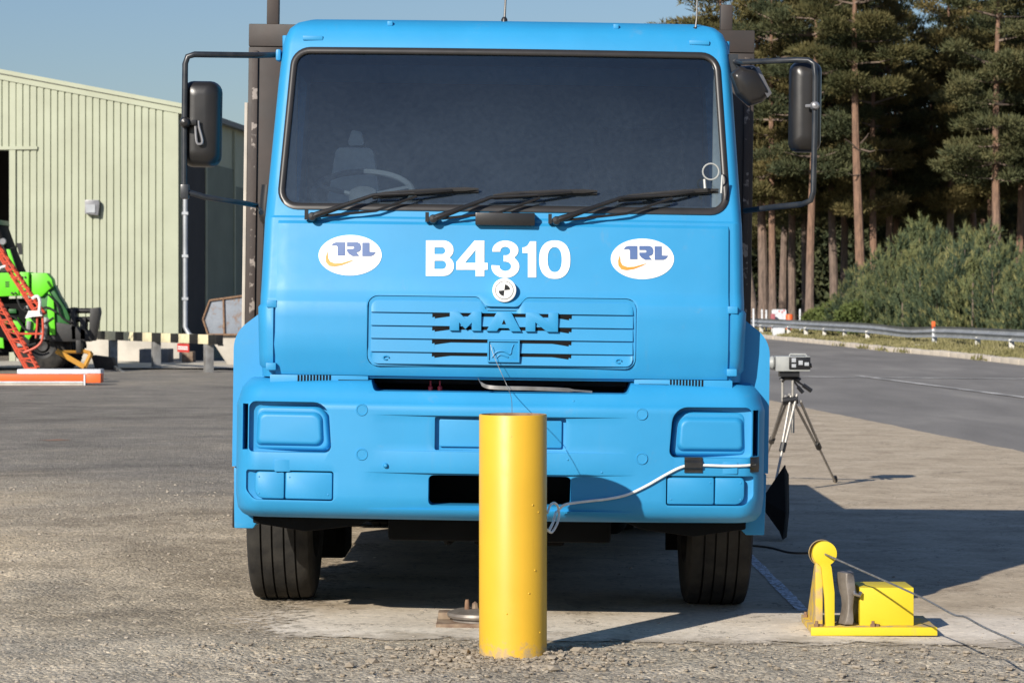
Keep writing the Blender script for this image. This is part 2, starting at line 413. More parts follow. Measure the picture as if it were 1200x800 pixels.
    if kind == 'concrete':
        e = math_n(nt, 'ADD', x, math_n(nt, 'MULTIPLY', math_n(nt, 'SUBTRACT', mid, 0.5), 1.1))
        e = math_n(nt, 'ADD', e, math_n(nt, 'MULTIPLY', math_n(nt, 'SUBTRACT', fine, 0.5), 1.3))
        e2 = math_n(nt, 'ADD', y, math_n(nt, 'MULTIPLY', math_n(nt, 'SUBTRACT', noise(nt, v, 5.0, 7, 0.75), 0.5), 0.9))
        nt.links.new(math_n(nt, 'MULTIPLY', smooth(nt, e, -1.22, -0.85), smooth(nt, e2, 10.78, 10.9)), b.inputs['Alpha'])
    nt.links.new(c, b.inputs['Base Color'])
    return m
M['yard'] = speckled_ground('yard_gravel', 'yard')
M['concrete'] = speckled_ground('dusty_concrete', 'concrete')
M['road'] = speckled_ground('worn_tarmac', 'road')
M['kerb'] = mat('kerb_stone', (0.62, 0.55, 0.45), (0.50, 0.44, 0.36), 1.6, 0.9, bmp=0.2)
M['verge'] = mat('verge_soil', (0.38, 0.33, 0.20), (0.22, 0.21, 0.10), 0.9, 0.95, bmp=0.5, bdist=0.05)
M['forest_floor'] = mat('forest_floor', (0.07, 0.055, 0.035), (0.05, 0.055, 0.025), 0.5, 0.95)
M['road_paint'] = mat('worn_road_paint', (0.62, 0.60, 0.56), (0.30, 0.29, 0.27), 1.2, 0.8, lo=0.40, hi=0.60)
M['stone'] = mat('pebble_stone', (0.40, 0.35, 0.28), (0.25, 0.22, 0.18), 9, 0.9, lo=0.3, hi=0.7)
M['earth'] = mat('earth_clods', (0.34, 0.29, 0.225), (0.24, 0.20, 0.15), 12, 0.95, bmp=0.4, bscale=60)

def chalk_mat():
    m, nt, b = new_mat('chalk_dust')
    v = coords(nt)
    n = noise(nt, v, 30.0, 8, 0.75)
    b.inputs['Base Color'].default_value = (0.80, 0.82, 0.86, 1)
    b.inputs['Roughness'].default_value = 0.95
    nt.links.new(smooth(nt, n, 0.36, 0.60), b.inputs['Alpha'])
    return m
M['chalk'] = chalk_mat()

# ------------------------------------------------------------------ mesh helpers
class MB:
    def __init__(s): s.v = []; s.f = []; s.mi = []
    def add(s, vs, fs, mi=0):
        o = len(s.v)
        s.v.extend([tuple(v) for v in vs])
        for f in fs:
            s.f.append(tuple(i + o for i in f)); s.mi.append(mi)
    def box(s, x0, x1, y0, y1, z0, z1, mi=0):
        s.add([(x0,y0,z0),(x1,y0,z0),(x1,y1,z0),(x0,y1,z0),(x0,y0,z1),(x1,y0,z1),(x1,y1,z1),(x0,y1,z1)],
              [(0,3,2,1),(4,5,6,7),(0,1,5,4),(1,2,6,5),(2,3,7,6),(3,0,4,7)], mi)
    def tube(s, path, r, n=8, caps=True, mi=0):
        path = [Vector(p) for p in path]
        rs = r if isinstance(r, (list, tuple)) else [r] * len(path)
        rings = []
        prev = None
        for i, p in enumerate(path):
            a = path[max(i - 1, 0)]; b = path[min(i + 1, len(path) - 1)]
            t = (b - a)
            t = t.normalized() if t.length > 1e-9 else Vector((0, 0, 1))
            if prev is None:
                u = t.orthogonal().normalized()
            else:
                u = (prev - t * prev.dot(t))
                u = u.normalized() if u.length > 1e-6 else t.orthogonal().normalized()
            prev = u
            w = t.cross(u)
            rings.append([p + (u * math.cos(2*PI*k/n) + w * math.sin(2*PI*k/n)) * rs[i] for k in range(n)])
        vs = [q for rg in rings for q in rg]
        fs = []
        for i in range(len(path) - 1):
            for k in range(n):
                k2 = (k + 1) % n
                fs.append((i*n+k, i*n+k2, (i+1)*n+k2, (i+1)*n+k))
        if caps:
            fs.append(tuple(reversed(range(n))))
            fs.append(tuple(range((len(path)-1)*n, len(path)*n)))
        s.add(vs, fs, mi)
    def prism(s, pts, axis, a, b, mi=0):
        """extrude a 2-D polygon along axis from a to b. pts are (x,z) for y, (y,z) for x, (x,y) for z"""
        def mk(p, d):
            if axis == 'y': return (p[0], d, p[1])
            if axis == 'x': return (d, p[0], p[1])
            return (p[0], p[1], d)
        n = len(pts)
        vs = [mk(p, a) for p in pts] + [mk(p, b) for p in pts]
        fs = []
        for t in tessellate_polygon([[Vector((p[0], p[1], 0)) for p in pts]]):
            fs.append(tuple(t)); fs.append(tuple(n + i for i in reversed(t)))
        fs += [(i, i + n, (i + 1) % n + n, (i + 1) % n) for i in range(n)]
        s.add(vs, fs, mi)
    def lathe(s, prof, axis='z', n=32, center=(0, 0, 0), mi=0, caps=True):
        """prof = [(r, h)]"""
        c = Vector(center)
        vs = []
        for r, h in prof:
            for k in range(n):
                a = 2*PI*k/n
                if axis == 'z': q = Vector((r*math.cos(a), r*math.sin(a), h))
                elif axis == 'x': q = Vector((h, r*math.cos(a), r*math.sin(a)))
                else: q = Vector((r*math.cos(a), h, r*math.sin(a)))
                vs.append(q + c)
        fs = []
        for i in range(len(prof) - 1):
            for k in range(n):
                k2 = (k+1) % n
                fs.append((i*n+k, i*n+k2, (i+1)*n+k2, (i+1)*n+k))
        if caps:
            if prof[0][0] > 1e-6: fs.append(tuple(reversed(range(n))))
            if prof[-1][0] > 1e-6: fs.append(tuple(range((len(prof)-1)*n, len(prof)*n)))
        s.add(vs, fs, mi)
    def loft(s, rings, closed=True, caps=True, mi=0):
        n = len(rings[0])
        vs = [q for rg in rings for q in rg]
        fs = []
        for i in range(len(rings) - 1):
            for k in range(n if closed else n - 1):
                k2 = (k+1) % n
                fs.append((i*n+k, i*n+k2, (i+1)*n+k2, (i+1)*n+k))
        if caps:
            fs.append(tuple(reversed(range(n))))
            fs.append(tuple(range((len(rings)-1)*n, len(rings)*n)))
        s.add(vs, fs, mi)
    def xform(s, mtx):
        s.v = [tuple(mtx @ Vector(v)) for v in s.v]
        return s
    def mesh(s, name, mats, bevel=0.0, seg=2, angle=35, smooth_angle=38, merge=True):
        me = bpy.data.meshes.new(name)
        me.from_pydata(s.v, [], s.f)
        for m in mats: me.materials.append(m)
        if len(mats) > 1: me.polygons.foreach_set('material_index', s.mi)
        bm = bmesh.new(); bm.from_mesh(me)
        if merge: bmesh.ops.remove_doubles(bm, verts=bm.verts, dist=1e-5)
        bmesh.ops.recalc_face_normals(bm, faces=bm.faces)
        if bevel:
            es = [e for e in bm.edges if len(e.link_faces) == 2 and e.calc_face_angle(0) > R(angle)]
            bmesh.ops.bevel(bm, geom=es, offset=bevel, segments=seg, profile=0.6, affect='EDGES', clamp_overlap=True)
        bm.to_mesh(me); bm.free()
        me.polygons.foreach_set('use_smooth', [True] * len(me.polygons))
        me.set_sharp_from_angle(angle=R(smooth_angle))
        me.update()
        return me
    def build(s, name, mats, parent=None, loc=None, **kw):
        if not isinstance(mats, (list, tuple)): mats = [mats]
        o = bpy.data.objects.new(name, s.mesh(name, mats, **kw))
        col.objects.link(o)
        if parent is not None: o.parent = parent
        if loc is not None: o.location = loc
        return o

def tag(o, label=None, cat=None, group=None, kind=None):
    if label: o['label'] = label
    if cat: o['category'] = cat
    if group: o['group'] = group
    if kind: o['kind'] = kind
    return o

def empty(name, loc, label, cat, group=None, rz=0, ry=0):
    o = bpy.data.objects.new(name, None)
    o.empty_display_size = 0.2
    col.objects.link(o)
    o.location = loc
    o.rotation_euler = (0, ry, rz)
    return tag(o, label, cat, group)

def copy_tree(o, parent=None):
    c = o.copy(); col.objects.link(c)
    if parent is not None: c.parent = parent
    for ch in list(o.children): copy_tree(ch, c)
    return c

def rounded(pts, radii, n=6):
    """round the corners of a 2-D polygon"""
    out = []
    N = len(pts)
    for i in range(N):
        r = radii if isinstance(radii, (int, float)) else radii[i]
        p = Vector(pts[i]); a = Vector(pts[i-1]) - p; b = Vector(pts[(i+1) % N]) - p
        if r <= 0: out.append(tuple(p)); continue
        la, lb = a.length, b.length
        a.normalize(); b.normalize()
        ang = a.angle(b)
        d = min(r / math.tan(ang / 2), la * 0.49, lb * 0.49)
        rr = d * math.tan(ang / 2)
        bis = (a + b).normalized()
        c = p + bis * (rr / math.sin(ang / 2))
        s0 = p + a * d - c; s1 = p + b * d - c
        a0 = math.atan2(s0.y, s0.x); a1 = math.atan2(s1.y, s1.x)
        da = (a1 - a0 + PI) % (2*PI) - PI
        for k in range(n + 1):
            t = a0 + da * k / n
            out.append((c.x + rr * math.cos(t), c.y + rr * math.sin(t)))
    return out

def rrect(x0, x1, z0, z1, r, n=6):
    return rounded([(x0, z0), (x1, z0), (x1, z1), (x0, z1)], r, n)

def smooth_path(pts, k=6):
    pts = [Vector(p) for p in pts]
    out = []
    for i in range(len(pts) - 1):
        p0 = pts[max(i-1, 0)]; p1 = pts[i]; p2 = pts[i+1]; p3 = pts[min(i+2, len(pts)-1)]
        for j in range(k):
            t = j / k
            out.append(0.5 * ((2*p1) + (p2-p0)*t + (2*p0-5*p1+4*p2-p3)*t*t + (3*p1-p0-3*p2+p3)*t*t*t))
    out.append(pts[-1])
    return out

def boolean(o, cutters):
    """apply boolean differences to o (cutters are MB objects in the same local space)"""
    tmp = []
    for cmb in cutters:
        me = cmb.mesh('cut', [], merge=True)
        c = bpy.data.objects.new('cut', me); col.objects.link(c)
        tmp.append(c)
        md = o.modifiers.new('b', 'BOOLEAN')
        md.operation = 'DIFFERENCE'; md.object = c; md.solver = 'EXACT'
    par = o.parent; o.parent = None
    bpy.context.view_layer.update()
    dg = bpy.context.evaluated_depsgraph_get()
    me = bpy.data.meshes.new_from_object(o.evaluated_get(dg))
    o.modifiers.clear()
    o.data = me
    for c in tmp: bpy.data.objects.remove(c)
    o.parent = par
    return o

def finish(o, mats, angle=35, bevel=0.0):
    me = o.data
    me.materials.clear()
    for m in mats: me.materials.append(m)
    if bevel:
        bm = bmesh.new(); bm.from_mesh(me)
        bmesh.ops.remove_doubles(bm, verts=bm.verts, dist=2e-4)
        es = [e for e in bm.edges if len(e.link_faces) == 2 and e.calc_face_angle(0) > R(40)]
        bmesh.ops.bevel(bm, geom=es, offset=bevel, segments=2, profile=0.6, affect='EDGES', clamp_overlap=True)
        bm.to_mesh(me); bm.free()
    me.polygons.foreach_set('use_smooth', [True] * len(me.polygons))
    me.set_sharp_from_angle(angle=R(angle))
    me.update()

# ------------------------------------------------------------------ the setting: ground, slab, road, kerb, verge
rng = np.random.default_rng(3)
_t = rng.random((64, 64))
def vnoise(x, y):
    xi, yi = math.floor(x), math.floor(y)
    fx, fy = x - xi, y - yi
    fx = fx*fx*(3-2*fx); fy = fy*fy*(3-2*fy)
    a = _t[xi % 64, yi % 64]; b = _t[(xi+1) % 64, yi % 64]; c = _t[xi % 64, (yi+1) % 64]; d = _t[(xi+1) % 64, (yi+1) % 64]
    return (a*(1-fx)+b*fx)*(1-fy) + (c*(1-fx)+d*fx)*fy
def fbm(x, y, o=4):
    s = 0; a = 0.5
    for _ in range(o):
        s += a * vnoise(x, y); x = x*2.03+11.3; y = y*2.03+7.7; a *= 0.5
    return s
def sstep(a, b, t):
    t = min(max((t - a) / (b - a), 0), 1)
    return t*t*(3-2*t)

def ground_z(x, y):
    z = gslope(x)
    if 8.0 < y < 24 and abs(x) < 8:
        w = sstep(8.0, 8.6, y) * (1 - sstep(10.30, 10.80, y + 0.5*(fbm(x*1.7, 3.1)-0.47) + 0.25*(fbm(x*9, 1.1)-0.47)))
        w *= sstep(-2.9, -0.7, x)
        z += w * (0.004 + 0.032 * fbm(x*2.2, y*2.2) + 0.030*(fbm(x*9, y*9) - 0.46) + 0.016*(fbm(x*31, y*31)-0.46))
        # soil heaped round the bollard
        d = math.hypot(x, y - 10.29)
        z += 0.014 * math.exp(-(d/0.24)**2) * (0.6 + 0.8*fbm(x*7, y*7))
        # loose uneven yard, but only outside the slab
        out = 1 - sstep(-1.75, -1.25, x)
        fade = (1 - sstep(14, 22, y))
        z += max(out, w*0.4) * fade * (0.018*(fbm(x*1.6+5, y*1.6)-0.47) + 0.014*(fbm(x*8, y*8)-0.47))
    return z

def axis_coords(lo, hi, step, far_lo, far_hi, grow=1.22):
    a = list(np.arange(lo, hi + 1e-6, step))
    s = step; x = a[-1]
    while x < far_hi:
        s *= grow; x = min(x + s, far_hi); a.append(x)
    s = step; x = a[0]; pre = []
    while x > far_lo:
        s *= grow; x = max(x - s, far_lo); pre.append(x)
    return pre[::-1] + a
xs = axis_coords(-3.4, 3.2, 0.032, -900, 900)
ys = axis_coords(8.5, 12.2, 0.03, -150, 2600, 1.12)
gv = [(x, y, ground_z(x, y)) for y in ys for x in xs]
nx = len(xs)
gf = [(j*nx+i, j*nx+i+1, (j+1)*nx+i+1, (j+1)*nx+i) for j in range(len(ys)-1) for i in range(nx-1)]
me = bpy.data.meshes.new('ground'); me.from_pydata(gv, [], gf); me.materials.append(M['yard'])
me.polygons.foreach_set('use_smooth', [True]*len(me.polygons))
ground = bpy.data.objects.new('ground', me); col.objects.link(ground)
tag(ground, kind='structure')

def sheet(name, rows, material, lift):
    """rows: list of lists of (x,y); a sheet that follows the fall of the yard"""
    vs = []; n = len(rows[0]); fs = []
    for r in rows:
        for (x, y) in r: vs.append((x, y, gslope(x) + lift))
    for j in range(len(rows)-1):
        for i in range(n-1):
            fs.append((j*n+i, j*n+i+1, (j+1)*n+i+1, (j+1)*n+i))
    me = bpy.data.meshes.new(name); me.from_pydata(vs, [], fs); me.materials.append(material)
    me.polygons.foreach_set('use_smooth', [True]*len(me.polygons))
    o = bpy.data.objects.new(name, me); col.objects.link(o)
    return tag(o, kind='structure')

# concrete slab the truck stands on; right edge runs along the tarmac
def slab_right(y):
    pts = [(5, 6.4), (24.9, 4.98), (34.8, 4.0), (38, 3.72), (48, 3.3)]
    for (a, xa), (b, xb) in zip(pts, pts[1:]):
        if y <= b: return xa + (xb-xa)*(y-a)/(b-a)
    return 3.3
rows = []
y = 10.70
while y < 47:
    xl = -2.1
    xr = slab_right(y) + 0.08*(fbm(y*1.5, 9)-0.5)
    rows.append([(xl + (xr-xl)*k/40, y + (0.10*(fbm(k*0.7, 4)-0.5) if y == 10.70 else 0)) for k in range(41)])
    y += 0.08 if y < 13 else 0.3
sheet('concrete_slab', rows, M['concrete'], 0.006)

# tarmac on the right, beyond the slab, up to the kerb
kerb_pts = [(14.5, 30), (12.9, 45), (P(1200, 425.6, 57.5).x, 57.5), (P(1112, 416, 66).x, 66), (P(1036.7, 409.6, 73).x, 73), (P(966.7, 402, 83.7).x, 83.7), (P(908, 396.5, 93.5).x, 93.5), (9.0, 110), (8.2, 150)]
def kerb_x(y):
    if y <= kerb_pts[0][1]: return kerb_pts[0][0] + (kerb_pts[0][1]-y)*0.11
    for (xa, a), (xb, b) in zip(kerb_pts, kerb_pts[1:]):
        if y <= b: return xa + (xb-xa)*(y-a)/(b-a)
    return kerb_pts[-1][0]
rows = []
y = 6.0
while y < 150:
    xl = slab_right(y) - 0.02 if y < 46 else 3.3 - (y-46)*0.25
    rows.append([(xl + (kerb_x(y)-xl)*k/12, y) for k in range(13)])
    y += 0.6 if y < 50 else 4
sheet('road', rows, M['road'], 0.002)

def strip(name, pts, w, lift, material):
    rows = []
    for i, (x, y) in enumerate(pts):
        a = Vector(pts[max(i-1, 0)]); b = Vector(pts[min(i+1, len(pts)-1)])
        t = (b-a).normalized(); nrm = Vector((t.y, -t.x))
        ww = w*(0.7+0.6*fbm(i*0.9, 2.2))
        rows.append([(x - nrm.x*ww/2, y - nrm.y*ww/2), (x + nrm.x*ww/2, y + nrm.y*ww/2)])
    return sheet(name, rows, material, lift)
def gp(px, py):
    Y = H*F/(py-350); return ((px-600)*Y/F, Y)
def line_pts(a, b, n):
    return [(a[0]+(b[0]-a[0])*k/n, a[1]+(b[1]-a[1])*k/n) for k in range(n+1)]
strip('road_marking', line_pts(gp(940, 439), gp(1290, 442), 40), 0.32, 0.010, M['road_paint'])
strip('road_marking', line_pts(gp(1005, 438), gp(1290, 474), 40), 0.14, 0.014, M['road_paint'])
strip('chalk_line', line_pts(gp(876, 648), gp(941, 713), 24), 0.06, 0.011, M['chalk'])

# kerb: individual kerb stones
kerb = empty('kerb', (0, 0, 0), 'pale stone kerb between the tarmac and the grass verge', 'kerb')
kerb['kind'] = 'structure'
y = 44.0; ki = 0
kerb_meshes = []
for v in range(4):
    mb = MB()
    mb.box(0, 0.30, 0.012, 1.0, -0.05, 0.115 + 0.012*v*0.5)
    kerb_meshes.append(mb.mesh('kerb_stone', [M['kerb']], bevel=0.02))
while y < 108:
    x0, x1 = kerb_x(y), kerb_x(y+1)
    o = bpy.data.objects.new('kerb_stone', kerb_meshes[ki % 4]); col.objects.link(o)
    o.parent = kerb
    o.location = (x0 + 0.02*(random.random()-0.5), y, gslope(x0) + 0.01*(random.random()-0.5))
    o.rotation_euler = (0, 0, -math.atan2(x1-x0, 1.0))
    y += 1.0; ki += 1
rows = []
y = 25.0
while y < 150:
    k = kerb_x(y) + 0.28
    rows.append([(k + d, y) for d in (0, 1.0, 2.5, 5, 9, 16, 40)])
    y += 3
v0 = sheet('verge', rows, M['verge'], 0.07)
for vv in v0.data.vertices:
    vv.co.z += 0.10*(fbm(vv.co.x*0.6, vv.co.y*0.6)-0.4)
fl = MB()
fl.add([(-40, 106, 0.10), (90, 100, 0.10), (120, 260, 0.1), (-80, 260, 0.1)], [(0, 1, 2, 3)])
tag(fl.build('forest_floor', M['forest_floor']), kind='structure')

# ------------------------------------------------------------------ loose stones and clods (nobody could count them)
def pebble_soup(name, n, fx, fs, material, seed, sink=0.3):
    r = np.random.default_rng(seed)
    base = np.array([(1,0,0),(-1,0,0),(0,1,0),(0,-1,0),(0,0,1),(0,0,-1),(.6,.6,.5),(-.6,.55,.45)], float)
    from mathutils.bvhtree import BVHTree
    octv = np.array([(1,0,0),(0,1,0),(-1,0,0),(0,-1,0),(.55,.5,.75),(-.5,.5,.8),(-.5,-.55,.75),(.5,-.5,.8),(0,0,-.6)], float)
    faces = np.array([(0,1,4),(1,5,4),(1,2,5),(2,6,5),(2,3,6),(3,7,6),(3,0,7),(0,4,7),(4,5,6),(4,6,7),(1,0,8),(2,1,8),(3,2,8),(0,3,8)])
    V = []; Fc = []
    for i in range(n):
        x, y = fx(r)
        s = fs(r)
        p = octv * (1 + 0.45*(r.random((9, 3))-0.5)) * s * np.array([1, 0.8+0.4*r.random(), 0.45+0.4*r.random()])
        a = r.random()*6.28
        c, sn = math.cos(a), math.sin(a)
        q = p.copy(); q[:,0] = p[:,0]*c - p[:,1]*sn; q[:,1] = p[:,0]*sn + p[:,1]*c
        q += np.array([x, y, ground_z(x, y) + s*(0.20 - sink*0.5) + (0.004 if x > -1.0 else 0)])
        V.append(q); Fc.append(faces + 9*i)
    V = np.concatenate(V); Fc = np.concatenate(Fc)
    me = bpy.data.meshes.new(name)
    me.from_pydata(V.tolist(), [], Fc.tolist()); me.materials.append(material)
    o = bpy.data.objects.new(name, me); col.objects.link(o)
    return tag(o, kind='stuff')
def fx_front(r):
    x = r.uniform(-3, 3); y = 8.9 + 2.0*r.random()**0.9
    return x, y
def fx_left(r):
    return r.uniform(-4.6, -1.0), 9 + 11*r.random()**1.4
def fx_slab(r):
    return r.uniform(-1.2, 4.2), 10.8 + 9*r.random()**2
o = pebble_soup('gravel', 9000, fx_front, lambda r: 0.0020 + 0.0075*r.random()**6 + (0.010*r.random() if r.random() < 0.008 else 0), M['stone'], 11)
tag(o, 'loose grey brown gravel strewn over the ground in front', 'gravel')
o = pebble_soup('loose_stones', 6000, fx_left, lambda r: 0.0025 + 0.011*r.random()**6, M['stone'], 12)
tag(o, 'scattered small stones on the yard left of the truck', 'stones')
o = pebble_soup('slab_grit', 900, fx_slab, lambda r: 0.003 + 0.010*r.random()**4, M['stone'], 13)
tag(o, 'sparse grit and small stones lying on the concrete', 'grit')
def fx_clod(r):
    if r.random() < 0.45:
        a = r.random()*6.28; d = 0.14 + 0.35*r.random()
        return d*math.cos(a), 10.29 + d*math.sin(a)*0.9
    return r.uniform(-1.3, 2.4), 9.6 + 1.1*r.random()
o = pebble_soup('earth_clods', 3200, fx_clod, lambda r: 0.0025 + 0.013*r.random()**6 + (0.004 + 0.014*r.random() if r.random() < 0.05 else 0), M['earth'], 14)
tag(o, 'brown crumbly earth clods heaped round the yellow bollard', 'soil')

# ------------------------------------------------------------------ yellow bollard
BX, BY = 0.004, 10.30
bz = -0.12
bol = MB()
ro, ri = 0.1365, 0.126
prof = [(ro, bz), (ro, 0.982), (ro-0.002, 0.986), (ri+0.002, 0.986), (ri, 0.990), (ri, 0.55), (0.0, 0.55)]
n = 64
bol.lathe(prof[:4], n=n, caps=False)
bol.lathe([(ri+0.002, 0.986), (ri, 0.982), (ri, 0.55), (0.001, 0.55)], n=n, caps=False, mi=1)
random.seed(21)
for (a, z) in ((-42, 0.60), (-55, 0.63), (-50, 0.37), (-62, 0.28), (-38, 0.12), (-100, 0.2)):
    c = Vector((math.cos(R(a))*ro, math.sin(R(a))*ro, z))
    bol.lathe([(0.0, 0.003), (0.0025, 0.0025), (0.0042, 0.0)], n=8, caps=False)
    t = MB()
    k = len(bol.v) - 24
    q = Vector((math.cos(R(a)), math.sin(R(a)), 0)).to_track_quat('Z', 'Y')
    for i in range(k, len(bol.v)): bol.v[i] = tuple(q @ Vector(bol.v[i]) + c)
b_o = bol.build('bollard', [M['yellow'], M['rust']], loc=(BX, BY, 0), smooth_angle=50)
tag(b_o, 'thick yellow steel pipe bollard standing in earth before the truck', 'bollard')

# ------------------------------------------------------------------ the truck
X0, Y0, ROLL = -0.0615, 10.93, 0.0135
truck = empty('truck', (X0, Y0, 0), 'bright blue flatbed truck facing the camera with white number B4310', 'truck', ry=ROLL)
cr, sr = math.cos(ROLL), math.sin(ROLL)
def T(px, py, yl):
    Y = Y0 + yl
    X = (px-600)*Y/F - X0; Z = H - (py-350)*Y/F
    return Vector((X*cr - Z*sr, yl, X*sr + Z*cr))
def interp(tab, z):
    if z <= tab[0][0]: return tab[0][1]
    for (a, va), (b, vb) in zip(tab, tab[1:]):
        if z <= b: return va + (vb-va)*(z-a)/(b-a)
    return tab[-1][1]
# front profile of the cab
YF = [(1.10, .135), (1.16, .115), (1.24, .095), (1.42, .095), (1.47, .118), (1.49, .125), (1.79, .165), (1.80, .178), (2.57, .43), (2.605, .445), (2.65, .475), (2.68, .525), (2.699, .60), (2.708, .72)]
HW = [(1.10, 1.045), (1.45, 1.055), (1.80, 1.045), (2.55, 1.005), (2.605, .993), (2.65, .975), (2.68, .945), (2.699, .90), (2.708, .84)]
def yf(z): return interp(YF, z)
CRX, CRY = 0.05, 0.10
def csurf(x, z, corner=True):
    e = abs(x) - (interp(HW, z) - CRX)
    a = 0.0
    if corner and e > 0: a = CRY*(1-math.sqrt(max(0.0, 1-min(e/CRX, 1)**2)))
    return yf(z) + 0.038*(min(abs(x), interp(HW, z)-CRX)/0.95)**2 + a
def cab_ring(z, off=0.0):
    hw = interp(HW, z) - off; rx, ry = CRX, CRY
    y_back = 1.80 - off
    pts = []
    nseg = 24
    for k in range(nseg+1):
        x = -(hw-rx) + 2*(hw-rx)*k/nseg
        pts.append((x, csurf(x, z, False) + off, z))
    yc = csurf(hw-rx, z, False) + off
    for k in range(1, 9):
        a = PI/2*k/8
        pts.append((hw-rx + rx*math.sin(a), yc + ry*(1-math.cos(a)), z))
    pts.append((hw, 0.9, z)); pts.append((hw, y_back, z)); pts.append((-hw, y_back, z)); pts.append((-hw, 0.9, z))
    for k in range(8, 0, -1):
        a = PI/2*k/8
        pts.append((-(hw-rx) - rx*math.sin(a), yc + ry*(1-math.cos(a)), z))
    return pts
zl = [1.10, 1.13, 1.16, 1.2, 1.24, 1.42, 1.445, 1.47, 1.49, 1.79, 1.80, 2.0, 2.2, 2.4, 2.57, 2.605, 2.63, 2.65, 2.665, 2.68, 2.69, 2.699, 2.708]
cab = MB(); cab.loft([cab_ring(z) for z in zl])
cab_o = cab.build('cab', M['blue'], truck)
inner = MB(); inner.loft([cab_ring(z, 0.045) for z in (1.16, 1.24, 1.42, 1.49, 1.79, 1.80, 2.2, 2.57, 2.60)])
WS = dict(z0=1.838, z1=2.545, w0=0.978, w1=0.940, r=0.075)
def ws_poly(d=0.0, n=7):
    z0, z1 = WS['z0']-d, WS['z1']+d
    k = (WS['w1']-WS['w0'])/(WS['z1']-WS['z0'])
    w0 = WS['w0'] + d - k*d; w1 = WS['w1'] + d + k*d
    return rounded([(-w0, z0), (w0, z0), (w1, z1), (-w1, z1)], WS['r']+d, n)
wcut = MB(); wcut.prism(ws_poly(0.0), 'y', -0.3, 0.62)
scut = MB(); scut.prism(rounded([(0.62, 1.86), (1.45, 1.86), (1.45, 2.48), (0.80, 2.48)], 0.06, 4), 'x', -2, 2)
boolean(cab_o, [inner, wcut, scut])
finish(cab_o, [M['blue']], 32)
# windscreen gasket swept along the opening, windscreen glass
def resamp(poly, step=0.03):
    out = []
    for i, p in enumerate(poly):
        a = Vector(p); b = Vector(poly[(i+1) % len(poly)])
        k = max(1, int((b-a).length/step))
        for j in range(k): out.append(tuple(a + (b-a)*j/k))
    return out
gk = MB()
base = resamp(ws_poly(0.0))
cz = (WS['z0']+WS['z1'])/2
nb = len(base)
def off_pt(i, d):
    a = Vector(base[i-1]); b = Vector(base[(i+1) % nb])
    t = (b-a).normalized(); nr = Vector((t.y, -t.x))
    return Vector(base[i]) + nr*d
rings = []
for (d, dy) in ((-0.017, 0.020), (-0.018, -0.003), (-0.012, -0.009), (0.0, -0.011), (0.010, -0.008), (0.013, 0.0), (0.012, 0.02)):
    rg = []
    for i in range(nb):
        q = off_pt(i, d)
        rg.append((q.x, csurf(q.x, q.y) + dy, q.y))
    rings.append(rg)
gk.loft(rings, caps=False)
gk.build('windscreen_gasket', M['gasket'], truck, smooth_angle=60)
gl = MB()
rows = []
for j in range(29):
    t = j/28
    z = WS['z0'] + (WS['z1']-WS['z0'])*t
    w = WS['w0'] + (WS['w1']-WS['w0'])*t
    r = WS['r']
    e = min(z-WS['z0'], WS['z1']-z)
    if e < r: w -= r - math.sqrt(max(r*r-(r-e)**2, 0))
    rows.append([(w*(2*k/24-1), csurf(w*(2*k/24-1), z) + 0.004, z) for k in range(25)])
gl.loft(rows, closed=False, caps=False)
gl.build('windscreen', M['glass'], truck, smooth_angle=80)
for s in (-1, 1):
    sg = MB()
    poly = rounded([(0.62, 1.86), (1.45, 1.86), (1.45, 2.48), (0.80, 2.48)], 0.06, 4)
    sg.prism(poly, 'x', 0, 0.006)
    sg.v = [(s*(interp(HW, v[2])-0.02) + s*v[0], v[1], v[2]) for v in sg.v]
    sg.build('side_window', M['side_glass'], truck)
# cowl line under the screen and roof details
# hinged front panel (lower face of the cab)
def panel_poly_rows():
    rows = []
    for z in [1.112, 1.13, 1.16, 1.20, 1.24, 1.30, 1.36, 1.42, 1.432, 1.445, 1.47, 1.49, 1.55, 1.62, 1.70, 1.765, 1.778]:
        w = 0.978
        rows.append((z, w))
    return rows
pr = panel_poly_rows()
fp = MB()
fr = []; bk = []
for z, w in pr:
    o_ = 0.016
    if z == pr[-1][0]: o_ = 0.004
    fr.append([(w*(2*k/40-1), csurf(w*(2*k/40-1), z)-o_ + (0.003 if abs(2*k/40-1) > 0.999 else 0), z) for k in range(41)])
    bk.append([(w*(2*k/40-1), csurf(w*(2*k/40-1), z)+0.012, z) for k in range(41)])
nr_, nc = len(pr), 41
vs = [q for r_ in fr for q in r_] + [q for r_ in bk for q in r_]
fs = []
O = nr_*nc
for j in range(nr_-1):
    for i in range(nc-1):
        fs.append((j*nc+i, j*nc+i+1, (j+1)*nc+i+1, (j+1)*nc+i))
        fs.append((O+j*nc+i, O+(j+1)*nc+i, O+(j+1)*nc+i+1, O+j*nc+i+1))
for i in range(nc-1):
    fs.append((i, O+i, O+i+1, i+1))
    j = (nr_-1)*nc
    fs.append((j+i, j+i+1, O+j+i+1, O+j+i))
for j in range(nr_-1):
    fs.append((j*nc, (j+1)*nc, O+(j+1)*nc, O+j*nc))
    i = nc-1
    fs.append((j*nc+i, O+j*nc+i, O+(j+1)*nc+i, (j+1)*nc+i))
fp.add(vs, fs)
fpo = fp.build('front_panel', M['blue'], truck)
GX = 0.580
def grille_outline(d=0.0):
    zt, zb = 1.458 + d, 1.152 - d
    x = GX + d
    pts = [(-x, zb), (x, zb), (x, zt), (0.105, zt), (0.068, zt-0.042), (-0.068, zt-0.042), (-0.105, zt), (-x, zt)]
    return rounded(pts, [0.045, 0.045, 0.045, 0.03, 0.03, 0.03, 0.03, 0.045], 5)
gc = MB(); gc.prism(grille_outline(0), 'y', -0.3, 0.3)
